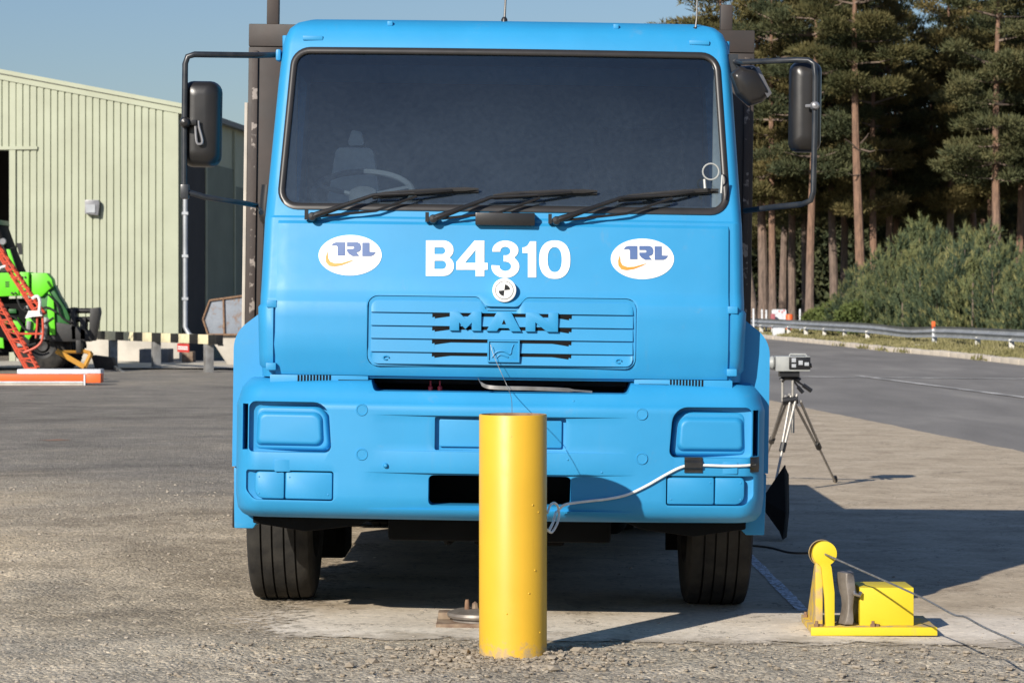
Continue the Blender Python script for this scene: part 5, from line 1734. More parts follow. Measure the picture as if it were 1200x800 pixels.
# ------------------------------------------------------------------ the building on the left
BC = Vector((P(209, 400, 56.5).x, 56.5))
d1 = Vector((-1, 0.092)).normalized(); d2 = Vector((0.092, 1)).normalized()
def bp(u, t, z): q = BC + d1*u + d2*t; return (q.x, q.y, z)
BW, BD = 24.0, 32.0
eave, slope_ = 5.74, 0.193
def roofz(u): return eave + slope_*min(u, BW-u)
bld = empty('industrial_building', (BC.x, BC.y, 0), 'cream ribbed metal shed with an open dark doorway at its left', 'building')
def lb(mb): 
    mb.v = [(v[0]-BC.x, v[1]-BC.y, v[2]) for v in mb.v]; return mb
DU0, DU1, DZ = 3.72, 8.6, P(16, 177, 57).z
mb = MB()
pitch = 0.158
prof_pts = []
u = 0.10
prof_pts.append((0.0, 0.0))
prof_pts.append((0.32, 0.0)); u = 0.32
while u < BW-0.4:
    prof_pts += [(u, 0.0), (u+0.010, 0.034), (u+0.032, 0.034), (u+0.042, 0.0)]
    u += pitch
prof_pts.append((BW, 0.0))
for (ua, da), (ub, db) in zip(prof_pts, prof_pts[1:]):
    if ub-ua < 1e-6: continue
    um = (ua+ub)/2
    zb_ = DZ if DU0 < um < DU1 else 0.67
    mb.add([bp(ua, da, zb_), bp(ub, db, zb_), bp(ub, db, roofz(ub)-0.19), bp(ua, da, roofz(ua)-0.19)], [(0, 1, 2, 3)])
lb(mb).build('cladding', M['cladding'], bld, smooth_angle=20)
mb = MB()
for (ua, ub) in ((-0.12, BW/2), (BW/2, BW+0.12)):
    for (za, zb_, t0_) in ((-0.20, -0.065, -0.03), (-0.063, 0.03, -0.075)):
        vs = [bp(ua, t0_, roofz(ua)+za), bp(ub, t0_, roofz(ub)+za), bp(ub, t0_, roofz(ub)+zb_), bp(ua, t0_, roofz(ua)+zb_)]
        vs += [bp(ua, 0.12, roofz(ua)+za), bp(ub, 0.12, roofz(ub)+za), bp(ub, 0.12, roofz(ub)+zb_), bp(ua, 0.12, roofz(ua)+zb_)]
        mb.add(vs, [(0,1,2,3),(7,6,5,4),(0,4,5,1),(1,5,6,2),(2,6,7,3),(3,7,4,0)])
lb(mb).build('verge_flashing', M['cladding'], bld)
mb = MB()
def qbox(mb, u0, u1, t0, t1, z0, z1, mi=0):
    vs = [bp(u0,t0,z0),bp(u1,t0,z0),bp(u1,t1,z0),bp(u0,t1,z0),bp(u0,t0,z1),bp(u1,t0,z1),bp(u1,t1,z1),bp(u0,t1,z1)]
    mb.add(vs, [(0,3,2,1),(4,5,6,7),(0,1,5,4),(1,2,6,5),(2,3,7,6),(3,0,4,7)], mi)
mb = MB(); qbox(mb, 0.0, 0.30, -0.012, 0.05, 0.67, eave-0.2); lb(mb).build('corner_trim', M['cladding'], bld)
mb = MB(); qbox(mb, DU0-0.05, DU0+0.09, -0.03, 0.12, 0, DZ+0.02); qbox(mb, DU0-0.55, DU1+0.2, -0.05, 0.0, DZ+0.02, DZ+0.09); lb(mb).build('door_frame', M['cladding'], bld)
mb = MB(); qbox(mb, -0.02, DU0-0.06, -0.01, 0.25, -0.1, 0.668); qbox(mb, DU1, BW, -0.01, 0.25, -0.1, 0.668); lb(mb).build('plinth', M['plinth'], bld)
mb = MB()
mb.add([bp(-0.15, -0.05, eave), bp(BW/2, -0.05, roofz(BW/2)), bp(BW/2, BD, roofz(BW/2)), bp(-0.15, BD, eave),
        bp(-0.15, -0.05, eave-0.08), bp(BW/2, -0.05, roofz(BW/2)-0.08), bp(BW/2, BD, roofz(BW/2)-0.08), bp(-0.15, BD, eave-0.08)], [(0,1,2,3),(7,6,5,4),(0,4,5,1),(2,6,7,3),(3,7,4,0)])
mb.add([bp(BW+0.15, -0.05, eave), bp(BW/2, -0.05, roofz(BW/2)), bp(BW/2, BD, roofz(BW/2)), bp(BW+0.15, BD, eave)], [(0,1,2,3)])
mb.v = [(v[0], v[1], v[2]-0.02) for v in mb.v]
lb(mb).build('roof', M['roof_sheet'], bld)
mb = MB(); qbox(mb, 0.0, 0.10, 0.26, BD, -0.1, eave-0.12); qbox(mb, BW-0.1, BW, 0.26, BD, -0.1, eave-0.12); qbox(mb, 0.1, BW-0.1, BD-0.1, BD, -0.1, eave-0.12)
lb(mb).build('side_wall', M['shade_cladding'], bld)
mb = MB(); qbox(mb, -0.20, -0.06, 0.0, BD, eave-0.16, eave-0.04); lb(mb).build('gutter', M['roof_sheet'], bld)
mb = MB(); qbox(mb, -0.025, -0.003, 0.35, 2.70, 0, 4.55); lb(mb).build('side_door', M['dark_room'], bld)
mb = MB(); qbox(mb, -0.025, -0.003, 2.75, 6.0, 0, 4.60); lb(mb).build('side_door', M['dark_door'], bld)
mb = MB(); qbox(mb, -0.020, -0.003, 6.05, 9.4, 0, 4.2); lb(mb).build('side_door', M['dark_door'], bld)
mb = MB()
for t in (2.725, 6.02, 9.45): qbox(mb, -0.06, -0.028, t-0.05, t+0.05, 0, eave-0.2)
lb(mb).build('door_rail', M['shade_cladding'], bld)
mb = MB(); qbox(mb, 3.0, 11.0, 9.0, 9.2, 0, 6); qbox(mb, 2.9, 3.0, 0.3, 9.0, 0, 5.4); qbox(mb, 11.0, 11.1, 0.3, 9.0, 0, 5.4); lb(mb).build('inner_wall', M['dark_room'], bld)
dp = MB()
dp.tube([P(217, 226, 56.62), P(217, 383, 56.62), P(221, 391, 56.60), P(228, 397, 56.5)], 0.055, 10)
for py_ in (250, 300, 350): dp.box(P(213.5, py_, 56.6).x, P(220.5, py_, 56.6).x, 56.55, 56.69, P(217, py_, 56.6).z-0.03, P(217, py_, 56.6).z+0.03)
tag(dp.build('drainpipe', M['galv']), 'pale metal drainpipe beside the corner of the shed', 'pipe')
fl_o = empty('floodlight', P(111, 244, 56.5), 'grey floodlight fixed high on the ribbed cream wall', 'lamp')
yw = (BC + d1*3.4).y
mb = MB(); a = P(102, 253, yw); b = P(119, 235, yw); c0 = P(111, 244, 56.5)
mb.prism(rounded([(a.x-c0.x, a.z-c0.z+0.04), (b.x-c0.x-0.03, a.z-c0.z), (b.x-c0.x, b.z-c0.z-0.08), (b.x-c0.x-0.02, b.z-c0.z), (a.x-c0.x, b.z-c0.z)], 0.02, 2), 'y', yw-56.5-0.30, yw-56.5-0.06)
mb.build('housing', M['lamp_grey'], fl_o, bevel=0.015)
mb = MB(); mb.box(a.x-c0.x+0.03, b.x-c0.x-0.09, yw-56.5-0.32, yw-56.5-0.302, a.z-c0.z+0.06, b.z-c0.z-0.10); mb.build('lens', M['lamp_glass'], fl_o)
mb = MB(); mb.box(-0.03, 0.06, yw-56.5-0.06, yw-56.5+0.06, -0.06, 0.06); mb.build('bracket', M['lamp_grey'], fl_o)
# pale apron by the shed
rows = [[(x, y) for x in np.linspace(-34, -3.2, 20)] for y in np.linspace(50.9, 56.6, 5)]
ap = sheet('apron', rows, M['plinth'], 0.03)
gb = MB(); a, b = P(163, 425, 55.2), P(197, 409, 55.2); gb.box(a.x, b.x, 55.2, 56.1, 0.03, b.z)
tag(gb.build('grey_block', M['grey_block'], bevel=0.02), 'dark grey block standing at the foot of the shed wall', 'block')
pp_ = MB(); a, b = P(213, 424, 55.4), P(226, 412, 55.4); pp_.box(a.x, b.x, 55.4, 55.9, 0.03, b.z)
tag(pp_.build('timber_block', M['pale_rust'], bevel=0.02), 'brown timber block under the red sign by the shed', 'block')

# ------------------------------------------------------------------ black and cream barrier beam
A0, A1 = Vector((P(108, 395, 55).x, 55.0)), Vector((P(258, 397, 48.4).x, 48.4))
ba = empty('barrier', (A1.x, A1.y, 0), 'low barrier beam painted in black and cream blocks on steel posts', 'barrier')
L = (A1-A0).length; dv = (A1-A0)/L; nv = Vector((-dv.y, dv.x))
def bl_(s_, w, z): q = A0 + dv*s_ + nv*w; return (q.x-A1.x, q.y-A1.y, z)
def obox(mb, s0, s1, w0, w1, z0, z1, mi=0):
    vs = [bl_(s0,w0,z0),bl_(s1,w0,z0),bl_(s1,w1,z0),bl_(s0,w1,z0),bl_(s0,w0,z1),bl_(s1,w0,z1),bl_(s1,w1,z1),bl_(s0,w1,z1)]
    mb.add(vs, [(0,3,2,1),(4,5,6,7),(0,1,5,4),(1,2,6,5),(2,3,7,6),(3,0,4,7)], mi)
def s_of(px):
    k = (px-600)/F
    # A0.x + dv.x s = k (A0.y + dv.y s)
    return (k*A0.y - A0.x)/(dv.x - k*dv.y)
bounds = [108, 117.6, 126.6, 138.8, 148.5, 159.7, 170.6, 181.4, 192.4, 203.5, 213, 225.6, 235.9, 247.8, 257.5]
for i, (pa, pb) in enumerate(zip(bounds, bounds[1:])):
    mb = MB(); obox(mb, s_of(pa), s_of(pb)-0.004, -0.07, 0.07, 0.585, 0.765)
    mb.build('beam_block', M['cream_paint'] if i % 2 == 0 else M['black_paint'], ba, bevel=0.006)
for px in (132.5, 183, 244.5):
    mb = MB(); s_ = s_of(px)
    obox(mb, s_-0.065, s_-0.045, -0.08, 0.08, 0, 0.583); obox(mb, s_+0.045, s_+0.065, -0.08, 0.08, 0, 0.583); obox(mb, s_-0.043, s_+0.043, -0.02, 0.02, 0, 0.583)
    obox(mb, s_-0.13, s_+0.13, -0.13, 0.13, 0.005, 0.03)
    mb.build('post', M['post_steel'], ba, bevel=0.004)
mb = MB(); s_ = s_of(257.5); obox(mb, s_-0.02, s_+0.12, -0.03, 0.03, 0.56, 0.59); mb.build('end_bracket', M['black_paint'], ba)
rs = MB(); s0, s1 = s_of(212.5), s_of(226)
obox(rs, s0, s1, -0.085, -0.075, 0.41, 0.575)
rs.v = [(v[0]+A1.x, v[1]+A1.y, v[2]) for v in rs.v]
rso = empty('red_sign', (A1.x, A1.y, 0), 'small red sign with white marks hung under the striped beam', 'sign')
rs.v = [(v[0]-A1.x, v[1]-A1.y, v[2]) for v in rs.v]
rs.build('sign_plate', M['sign_red'], rso)
rs = MB(); 
for k in range(2): obox(rs, s0+0.05, s1-0.05, -0.090, -0.086, 0.46+0.04*k, 0.485+0.04*k)
rs.build('sign_lettering', M['white_print'], rso)

# ------------------------------------------------------------------ rusty skip
sy = 53.5
sk = empty('skip', (P(270, 430, sy).x, sy, 0), 'pale blue rusty metal skip beside the shed', 'skip')
def SP(px, py, dy=0): q = P(px, py, sy); return (q.x - sk.location.x, q.z)
mb = MB(); mb.prism([SP(238, 374), SP(246, 352), SP(262, 350), SP(290, 344), SP(345, 344), SP(345, 392), SP(244, 392)], 'y', 0, 1.7)
mb.build('body', M['skip'], sk, bevel=0.02)
mb = MB(); mb.prism([SP(243.5, 392.5), SP(345, 392.5), SP(345, 430), SP(268, 430)], 'y', 0.05, 1.6)
mb.build('hull', M['plinth'], sk, bevel=0.02)
mb = MB()
def rim(a, b, r=0.022): mb.tube([(SP(*a)[0], -0.03, SP(*a)[1]), (SP(*b)[0], -0.03, SP(*b)[1])], r, 6)
for a, b in (((238, 374), (246, 352)), ((246, 352), (290, 346)), ((238, 374), (244, 392)), ((244, 392), (345, 392)), ((262, 351), (263, 391)), ((290, 346), (345, 346))): rim(a, b)
mb.build('rim', M['rust'], sk)

# ------------------------------------------------------------------ green telehandler, partly out of frame
ty_ = 49.5
tele = empty('telehandler', (P(40, 432, ty_).x, ty_, 0), 'lime green telehandler with a black fork carriage at the shed doorway', 'telehandler')
tlx = tele.location.x
def TP(px, py): q = P(px, py, ty_); return (q.x-tlx, q.z)
def tpl(name, pts, y0, y1, m, parent=tele, bevel=0.012):
    mb = MB(); mb.prism([TP(*p) for p in pts], 'y', y0, y1); return mb.build(name, m, parent, bevel=bevel)
bm2 = tpl('boom', [(-70, 321), (26, 319.5), (26, 346.5), (-70, 350)], -0.35, 0.1, M['green_paint'])
tpl('boom_sleeve', [(27.5, 319), (38, 319), (38, 346), (27.5, 347)], -0.38, 0.13, M['green_paint'], bm2)
tpl('boom_end', [(39.5, 320), (58, 320), (64, 327), (66, 336), (60, 340), (52, 348), (39.5, 346)], -0.30, 0.05, M['green_paint'], bm2, bevel=0.03)
def dots(pxs):
    mb = MB()
    for (a, b) in pxs:
        q = TP(a, b); mb.lathe([(0.022, -0.385), (0.018, -0.40), (0.0001, -0.402)], axis='y', n=8, center=(q[0], 0, q[1]), caps=False)
    mb.build('bolt_row', M['black_paint'], bm2)
dots([(18, 325), (22, 325), (30.5, 325), (34, 325), (18.5, 343.5), (22.5, 343.5), (34, 341)])
mb = MB()
for k in range(3):
    a, b = TP(10.5, 331.5+k*2.4), TP(15, 330.2+k*2.4)
    mb.box(a[0], b[0], -0.356, -0.351, a[1], b[1])
a = TP(2, 334)
mb.box(TP(-1.5, 331)[0], TP(0, 331)[0], -0.356, -0.351, TP(0, 339)[1], TP(0, 330)[1])
mb.prism([TP(0, 334.5), TP(2.6, 330), TP(4, 330), TP(1.4, 334.5), TP(4, 339), TP(2.6, 339)], 'y', -0.356, -0.351)
mb.build('lettering', M['black_print'], bm2)
tpl('boom_head', [(52, 344), (66, 334), (72, 347), (78, 356), (84, 372), (82, 395), (66, 400), (56, 385), (50, 372), (47, 352)], -0.22, 0.1, M['dark_green'])
tpl('head_gusset', [(60, 341), (66, 350), (68, 392), (62, 392), (58, 360)], -0.30, -0.23, M['green_paint'])
mb = MB()
for py_ in (364, 374):
    a, b = TP(80, py_), TP(117, py_); mb.tube([(a[0], -0.1, a[1]), (b[0], -0.1, b[1])], 0.055, 8)
for pts in ([(85, 360), (91, 360), (92, 398), (86, 398)], [(108, 361), (118, 360), (119, 366), (113, 399), (106, 399)], [(96, 372), (103, 372), (103, 398), (96, 398)], [(60, 376), (86, 380), (108, 388), (108, 400), (60, 400)]):
    mb.prism([TP(*p) for p in pts], 'y', -0.25, 0.05)
mb.build('fork_carriage', M['black_paint'], tele, bevel=0.015)
tpl('fork', [(93, 398), (99, 398), (99, 413), (93, 413)], -0.4, -0.2, M['black_paint'])
tpl('chassis_frame', [(-70, 352), (46, 349), (52, 372), (48, 398), (-70, 402)], -0.10, 0.30, M['black_void'])
tpl('belly', [(-60, 386), (40, 390), (40, 412), (-60, 414)], 0.0, 1.0, M['black_void'])
for pts in ([(16, 376), (23, 372), (28, 380), (24, 392), (17, 388)], [(33, 372), (45, 374), (44, 384), (36, 398), (31, 394)], [(-4, 394), (6, 396), (7, 408), (-4, 406)], [(64, 372), (71, 372), (71, 385), (66, 385)]):
    tpl('hydraulic_bracket', pts, -0.20, -0.11, M['green_paint'])
mb = MB(); a, b = TP(37, 376), TP(36, 388); mb.tube([(a[0], -0.25, a[1]), (b[0], -0.25, b[1])], 0.05, 8); a, b = TP(58, 372), TP(53, 397); mb.tube([(a[0], -0.25, a[1]), (b[0], -0.25, b[1])], 0.07, 8)
mb.build('hydraulic_ram', M['post_steel'], tele)
for k, pts in enumerate(([(24, 350), (30, 362), (44, 366), (58, 360), (70, 366)], [(36, 350), (40, 372), (52, 380), (66, 372)], [(2, 352), (10, 368), (22, 372), (34, 386), (48, 388)], [(60, 345), (70, 356), (76, 372), (88, 378)], [(6, 384), (20, 396), (34, 404), (46, 402)])):
    mb = MB(); mb.tube(smooth_path([(TP(*p)[0], -0.33+0.03*(k % 2), TP(*p)[1]) for p in pts], 5), 0.022, 6); mb.build('hydraulic_hose', M['black_paint'], tele)
for k, (px, py, w, h) in enumerate(((12, 362, 9, 5), (30, 358, 6, 4), (4, 374, 7, 6), (22, 402, 8, 4))):
    tpl('valve_block', [(px, py), (px+w, py), (px+w, py+h), (px, py+h)], -0.17, -0.11, M['post_steel'] if k % 2 else M['dark_green'])
for px, dy in ((50, 0.1), (-55, 0.1), (50, 1.6), (-55, 1.6)):
    q = TP(px, 400); mb = MB()
    r_ = 0.54
    mb.lathe([(0.25, -0.2), (0.42, -0.21), (0.5, -0.17), (r_, -0.10), (r_, 0.10), (0.5, 0.17), (0.42, 0.21), (0.25, 0.2)], axis='y', n=28, center=(q[0], dy, r_), caps=False)
    wo = mb.build('wheel', M['tyre'], tele)
    mb = MB(); mb.lathe([(0.0001, -0.12), (0.1, -0.13), (0.14, -0.08), (0.25, -0.14), (0.25, 0.14)], axis='y', n=20, center=(q[0], dy, r_), caps=False); mb.build('rim', M['black_paint'], wo)
    mb = MB()
    for k in range(20):
        a = 2*PI*k/20
        cx_, cz2_ = q[0]+r_*math.cos(a), r_+r_*math.sin(a)
        t_ = Vector((-math.sin(a), 0, math.cos(a)))
        c_ = Vector((cx_, dy, cz2_)); n2_ = Vector((math.cos(a), 0, math.sin(a)))
        vs = []
        for (ww, sh) in ((-0.15, -0.05), (0.0, 0.05)):
            for e in (-0.03, 0.03):
                for h_ in (-0.02, 0.022): vs.append(c_ + Vector((0, ww if k % 2 else -ww, 0)) + t_*(sh+e) + n2_*h_)
        mb.add(vs, [(0,1,3,2),(4,6,7,5),(0,4,5,1),(2,3,7,6),(0,2,6,4),(1,5,7,3)])
    mb.build('tread_lug', M['tyre'], wo, merge=False)
cb = tpl('cab', [(-62, 262), (-4, 262), (4, 284), (19, 320), (-62, 322)], 0.12, 1.1, M['black_void'])
tpl('cab_glass', [(-20, 268), (-6, 266), (2, 285), (15, 318), (-20, 319)], 0.09, 0.118, M['side_glass'], cb, bevel=0)
tpl('cab_pillar', [(7, 292), (11, 292), (20, 319), (15, 319)], 0.02, 0.10, M['green_paint'], cb)
tpl('cab_roof', [(-64, 256), (-4, 257), (-2, 263), (-64, 263)], 0.05, 1.15, M['dark_green'], cb)
mb = MB(); a, b = TP(12, 291), TP(22, 289); mb.tube([(a[0], 0, a[1]), (b[0], -0.1, b[1])], 0.012, 6); mb.prism([TP(21, 285), TP(26.5, 285), TP(28, 298), TP(24, 298.5)], 'y', -0.14, -0.08)
mb.build('mirror', M['black_plastic'], cb)
mb = MB(); a, b = TP(3, 283), TP(1, 281); mb.lathe([(0.06, 0.0), (0.07, 0.05), (0.05, 0.1)], axis='y', n=12, center=(a[0], 0, a[1])); mb.build('work_lamp', M['lamp_grey'], cb)

# red lattice frame leaning in front of the telehandler
ry_ = 47.6
rl = empty('red_lattice', (P(38, 432, ry_).x, ry_, 0), 'red painted lattice frame with two ladder arms leaning by the green machine', 'lattice frame')
def RP(px, py, dy=0): q = P(px, py, ry_); return (q.x-rl.location.x, dy, q.z)
def ladder(a0, a1, b0, b1, n, name):
    mb = MB()
    for dy in (0, 0.22):
        mb.tube([RP(*a0, dy), RP(*a1, dy)], 0.024, 6); mb.tube([RP(*b0, dy), RP(*b1, dy)], 0.024, 6)
    o = mb.build(name, M['red_steel'], rl)
    for k in range(n+1):
        t = k/n
        p = Vector(RP(*a0)).lerp(Vector(RP(*a1)), t); q = Vector(RP(*b0)).lerp(Vector(RP(*b1)), t)
        t2 = min(t+0.5/n, 1)
        q2 = Vector(RP(*b0)).lerp(Vector(RP(*b1)), t2)
        mb = MB(); mb.tube([p, q], 0.02, 6); mb.tube([p, q2], 0.012, 5); mb.build('rung', M['red_steel'], o)
ladder((-26, 330), (30, 432), (-16, 330), (43, 431), 9, 'lower_arm')
ladder((-14, 280), (44, 372), (-8, 280), (51, 368), 10, 'upper_arm')
mb = MB()
mb.tube(smooth_path([RP(44, 368, -.05), RP(44, 380, -.05), RP(42.5, 396, -.05)], 4), 0.02, 6)
mb.tube(smooth_path([RP(50, 366, -.05), RP(51, 385, -.05), RP(49.5, 399, -.05), RP(42, 407, -.05), RP(28, 413, -.05)], 5), 0.024, 6)
mb.tube([RP(24, 391, -.05), RP(50, 391, -.05)], 0.02, 6)
mb.build('bent_tube', M['red_steel'], rl)
mb = MB()
mb.tube(smooth_path([RP(-4, 321, -.2), RP(3, 314, -.2), RP(9, 312, -.2)], 4), 0.025, 6)
mb.build('hose', M['white_cable'], rl)
mb = MB()
mb.tube(smooth_path([RP(40, 350, -.2), RP(46, 347, -.2), RP(49, 354, -.2), RP(48, 366, -.2)], 4), 0.03, 6)
mb.build('hose', M['white_cable'], rl)
mb = MB()
mb.prism([(RP(*p)[0], RP(*p)[2]) for p in [(31, 373), (35, 364), (50, 364), (51, 370), (40, 371)]], 'y', -0.14, -0.1)
mb.build('cover_sheet', M['white_cable'], rl)
# ochre frame
oy = 49.0
ob = MB()
def OP(px, py, dy=0): q = P(px, py, oy); return (q.x, oy+dy, q.z)
ob.tube([OP(66, 411), OP(99, 430)], 0.055, 6); ob.tube([OP(99, 430), OP(105, 414, .2)], 0.05, 6); ob.tube([OP(105, 414, .2), OP(94, 411, .2)], 0.04, 6); ob.tube([OP(68, 412), OP(95, 413, .3)], 0.03, 6)
tag(ob.build('ochre_frame', M['ochre']), 'ochre yellow triangular steel frame under the black fork carriage', 'frame')
dbx = MB(); a, b = P(112, 431, 50.5), P(131, 416, 50.5); dbx.prism([(a.x, 0.02), (b.x+0.1, 0.02), (b.x, b.z-0.05), (a.x-0.1, b.z)], 'y', 50.5, 50.9)
tag(dbx.build('dark_scrap', M['wood_dark'], bevel=0.03), 'dark brown scrap lump beside the ochre frame', 'scrap')
pk = MB(); pk.tube([P(131, 428, 51), P(150, 441, 48.5)], 0.045, 4)
tag(pk.build('leaning_plank', M['post_steel']), 'grey plank lying slanted on the ground by the striped barrier', 'plank')

# orange and white barrier board lying on the yard
oyb = 41.6
bo_ = empty('orange_barrier', (P(50, 455, oyb).x, oyb, 0), 'long orange and pale barrier board lying on the tarmac at far left', 'barrier board')
def BP_(px, py): q = P(px, py, oyb); return (q.x-bo_.location.x, q.z)
a, b = BP_(-90, 446.5), BP_(97.5, 438.5)
mb = MB(); mb.box(a[0], b[0], 0.0, 0.35, a[1]+0.002, b[1]); mb.build('orange_top', M['orange'], bo_, bevel=0.01)
mb = MB(); mb.box(a[0], b[0], -0.015, 0.35, BP_(0, 454.5)[1]-0.01, BP_(0, 448.5)[1]); mb.build('pale_base', M['pale_board'], bo_, bevel=0.01)
mb = MB(); mb.box(a[0], b[0], -0.03, 0.3, BP_(0, 448.3)[1], BP_(0, 446.7)[1]); mb.build('white_stripe', M['white_board'], bo_)
a2 = BP_(99, 448.5); b2 = BP_(118, 438)
mb = MB(); mb.box(a2[0], b2[0], 0.0, 0.30, a2[1], b2[1]); mb.build('end_block', M['orange'], bo_, bevel=0.012)
mb = MB(); mb.box(b[0]+0.01, b[0]+0.035, -0.02, 0.02, 0.0, b[1]); mb.build('strap', M['white_board'], bo_)
wb = MB(); a, b = P(20, 438, 43), P(118, 434, 43)
wb.box(a.x, b.x, 43, 43.35, 0.16, b.z+0.02); wb.box(a.x+0.1, a.x+0.3, 43.05, 43.3, 0, 0.158); wb.box(b.x-0.3, b.x-0.1, 43.05, 43.3, 0, 0.158)
tag(wb.build('white_beam', M['white_board'], bevel=0.01), 'white beam lying just behind the orange barrier board', 'beam')
dk = MB(); dk.box(P(110, 440, 45).x, P(121, 440, 45).x, 44.6, 45, 0, 0.16)
tag(dk.build('black_chock', M['black_paint'], bevel=0.03), 'small black chock at the end of the white beam', 'chock')
# orange tarmac mark far left
strip('paint_mark', line_pts(gp(50, 521), gp(78, 520), 8), 0.25, 0.004, mat('faded_orange_mark', (0.34, 0.17, 0.09), (0.17, 0.15, 0.13), 5, 0.9))

# ------------------------------------------------------------------ guard rail
def rail_py(px): return 392 + (px-890)*0.0778
def rail_pt(px): 
    py = rail_py(px); Y = H*F/(py-350); return Vector(((px-600)*Y/F, Y))
r0 = rail_pt(1183)
gr_ = empty('guard_rail', (r0.x, r0.y, 0), 'long galvanised guard rail on short white posts along the verge', 'guard rail')
pxs = list(np.linspace(820, 1330, 60))
W_ = [(0.0, 0.335), (-0.035, 0.36), (-0.075, 0.375), (-0.08, 0.43), (-0.035, 0.465), (-0.005, 0.49), (-0.035, 0.515), (-0.08, 0.55), (-0.075, 0.60), (-0.035, 0.625), (0.0, 0.65)]
rings = []
for i, px in enumerate(pxs):
    p = rail_pt(px); q = rail_pt(px+1)
    t = (q-p).normalized(); nr = Vector((t.y, -t.x))
    if nr.x > 0: nr = -nr
    nr = -nr
    dip = -0.07*math.exp(-((px-1062)/28)**2); tw_ = 0.35*math.exp(-((px-1058)/30)**2)
    pts = [(p + nr*(-w_ - tw_*(z_-0.5)*0.5), z_ + dip) for w_, z_ in W_]
    rings.append([(a.x-r0.x, a.y-r0.y, z_+gslope(p.x)+0.05) for a, z_ in pts] + [(a.x-r0.x+nr.x*-0.006, a.y-r0.y+0.02, z_+gslope(p.x)+0.05) for a, z_ in reversed(pts)])
mb = MB(); mb.loft(rings); mb.build('rail', M['galv'], gr_, smooth_angle=60)
pm = MB(); pm.box(-0.07, 0.07, -0.05, 0.05, -0.05, 0.40)
pmesh = pm.mesh('post', [mat('white_post', (0.74, 0.72, 0.66), (0.55, 0.53, 0.48), 5, 0.7)], bevel=0.01)
for px in (862, 876, 890, 903.5, 922, 942.3, 963.7, 987.3, 1014.3, 1092, 1142.5, 1183, 1228, 1280):
    p = rail_pt(px)
    o = bpy.data.objects.new('post', pmesh); col.objects.link(o); o.parent = gr_
    o.location = (p.x-r0.x+0.09, p.y-r0.y+0.12, gslope(p.x)+0.04)
    o.rotation_euler = (0, R(random.uniform(-3, 3)), R(random.uniform(-10, 10)))

# small things on the verge
def vz(x): return gslope(x)+0.08
def boxthing(name, pa, pb, Y, dy, m, label, cat, ground=False, bevel=0.01, group=None):
    a, b = P(*pa, Y), P(*pb, Y)
    z0 = min(a.z, b.z)
    if ground: z0 = vz(a.x)-0.02
    mb = MB(); mb.box(a.x, b.x, Y, Y+dy, z0, max(a.z, b.z))
    return tag(mb.build(name, m, bevel=bevel), label, cat, group)
wbd = empty('white_board', (P(913, 388, 106).x, 106, 0), 'white board with dark red marks standing behind the guard rail', 'board')
mb = MB(); a, b = P(904.5, 375, 106), P(921.5, 362.5, 106); ox = wbd.location.x
mb.prism(rrect(a.x-ox, b.x-ox, a.z, b.z, 0.06, 3), 'y', 0, 0.05); mb.build('board_panel', M['white_board'], wbd)
mb = MB(); mb.box(a.x-ox+0.05, a.x-ox+0.1, 0.0, 0.05, 0, a.z); mb.box(b.x-ox-0.1, b.x-ox-0.05, 0.0, 0.05, 0, a.z); mb.build('board_leg', M['white_board'], wbd)
mb = MB(); 
for (x_, z_) in ((-0.02, 0.9), (0.1, 0.86), (0.18, 0.93)): mb.box(x_, x_+0.05, -0.006, -0.001, z_, z_+0.07)
mb.build('board_marks', M['sign_red'], wbd)
boxthing('red_sack', (903.5, 374), (908.5, 367.5), 105.5, 0.3, mat('faded_red', (0.40, 0.12, 0.14), None, 6, 0.8), 'faded red sack leaning on the left of the white board', 'sack', True, 0.05)
cn = MB(); c = P(925, 385, 105); cn.lathe([(0.15, 0.0), (0.15, 0.75), (0.13, 0.78), (0.0001, 0.78)], n=14, center=(c.x, 105, vz(c.x)))
tag(cn.build('orange_drum', M['orange']), 'orange drum standing right of the white board', 'drum')
for px, y0, lab in ((937.5, 362, 'lone white marker post right of the orange drum'), (898, 363, 'white stake nearest the left edge of the white board'), (893, 362.5, 'white stake second to the left of the white board'), (883, 361.5, 'white stake closest to the blue cab, behind the guard rail')):
    boxthing('marker_stake', (px-0.9, 380), (px+0.9, y0), 104, 0.06, M['white_board'], lab, 'stake', True, 0.004, 'white stakes behind the guard rail')
boxthing('white_sack', (906, 391), (920, 384), 98, 0.4, M['white_board'], 'white sack lying in the grass under the guard rail', 'sack', True, 0.06)
boxthing('blue_crate', (1121.5, 412), (1131.5, 405), 74, 0.35, M['blue_plastic'], 'small blue crate on the verge beside the kerb', 'crate', True, 0.01)
rpo = empty('reflector_post', (P(1094, 400, 75.4).x, 75.4, 0.05), 'white marker post with an orange top at the bent guard rail', 'post')
mb = MB(); mb.box(-0.04, 0.04, 0, 0.05, 0, P(0, 385, 75.4).z-0.05); mb.build('stem', M['white_board'], rpo, bevel=0.004)
mb = MB(); mb.box(-0.05, 0.05, -0.005, 0.06, P(0, 385, 75.4).z-0.048, P(0, 376.5, 75.4).z-0.05); mb.build('reflector', M['orange'], rpo, bevel=0.004)
for (xa, xb, py_, lab) in ((1041, 1060, 401.5, 'pale board lying on the verge left of the other board'), (1073, 1089, 404.8, 'pale board lying on the verge nearer the blue crate')):
    Y = H*F/(py_+4-350); a, b = P(xa, py_, Y), P(xb, py_, Y)
    mb = MB(); mb.box(a.x, b.x, Y, Y+0.25, vz(a.x)+0.03, vz(a.x)+0.10)
    tag(mb.build('verge_board', M['pale_board'], bevel=0.01), lab, 'board', 'boards lying on the verge')

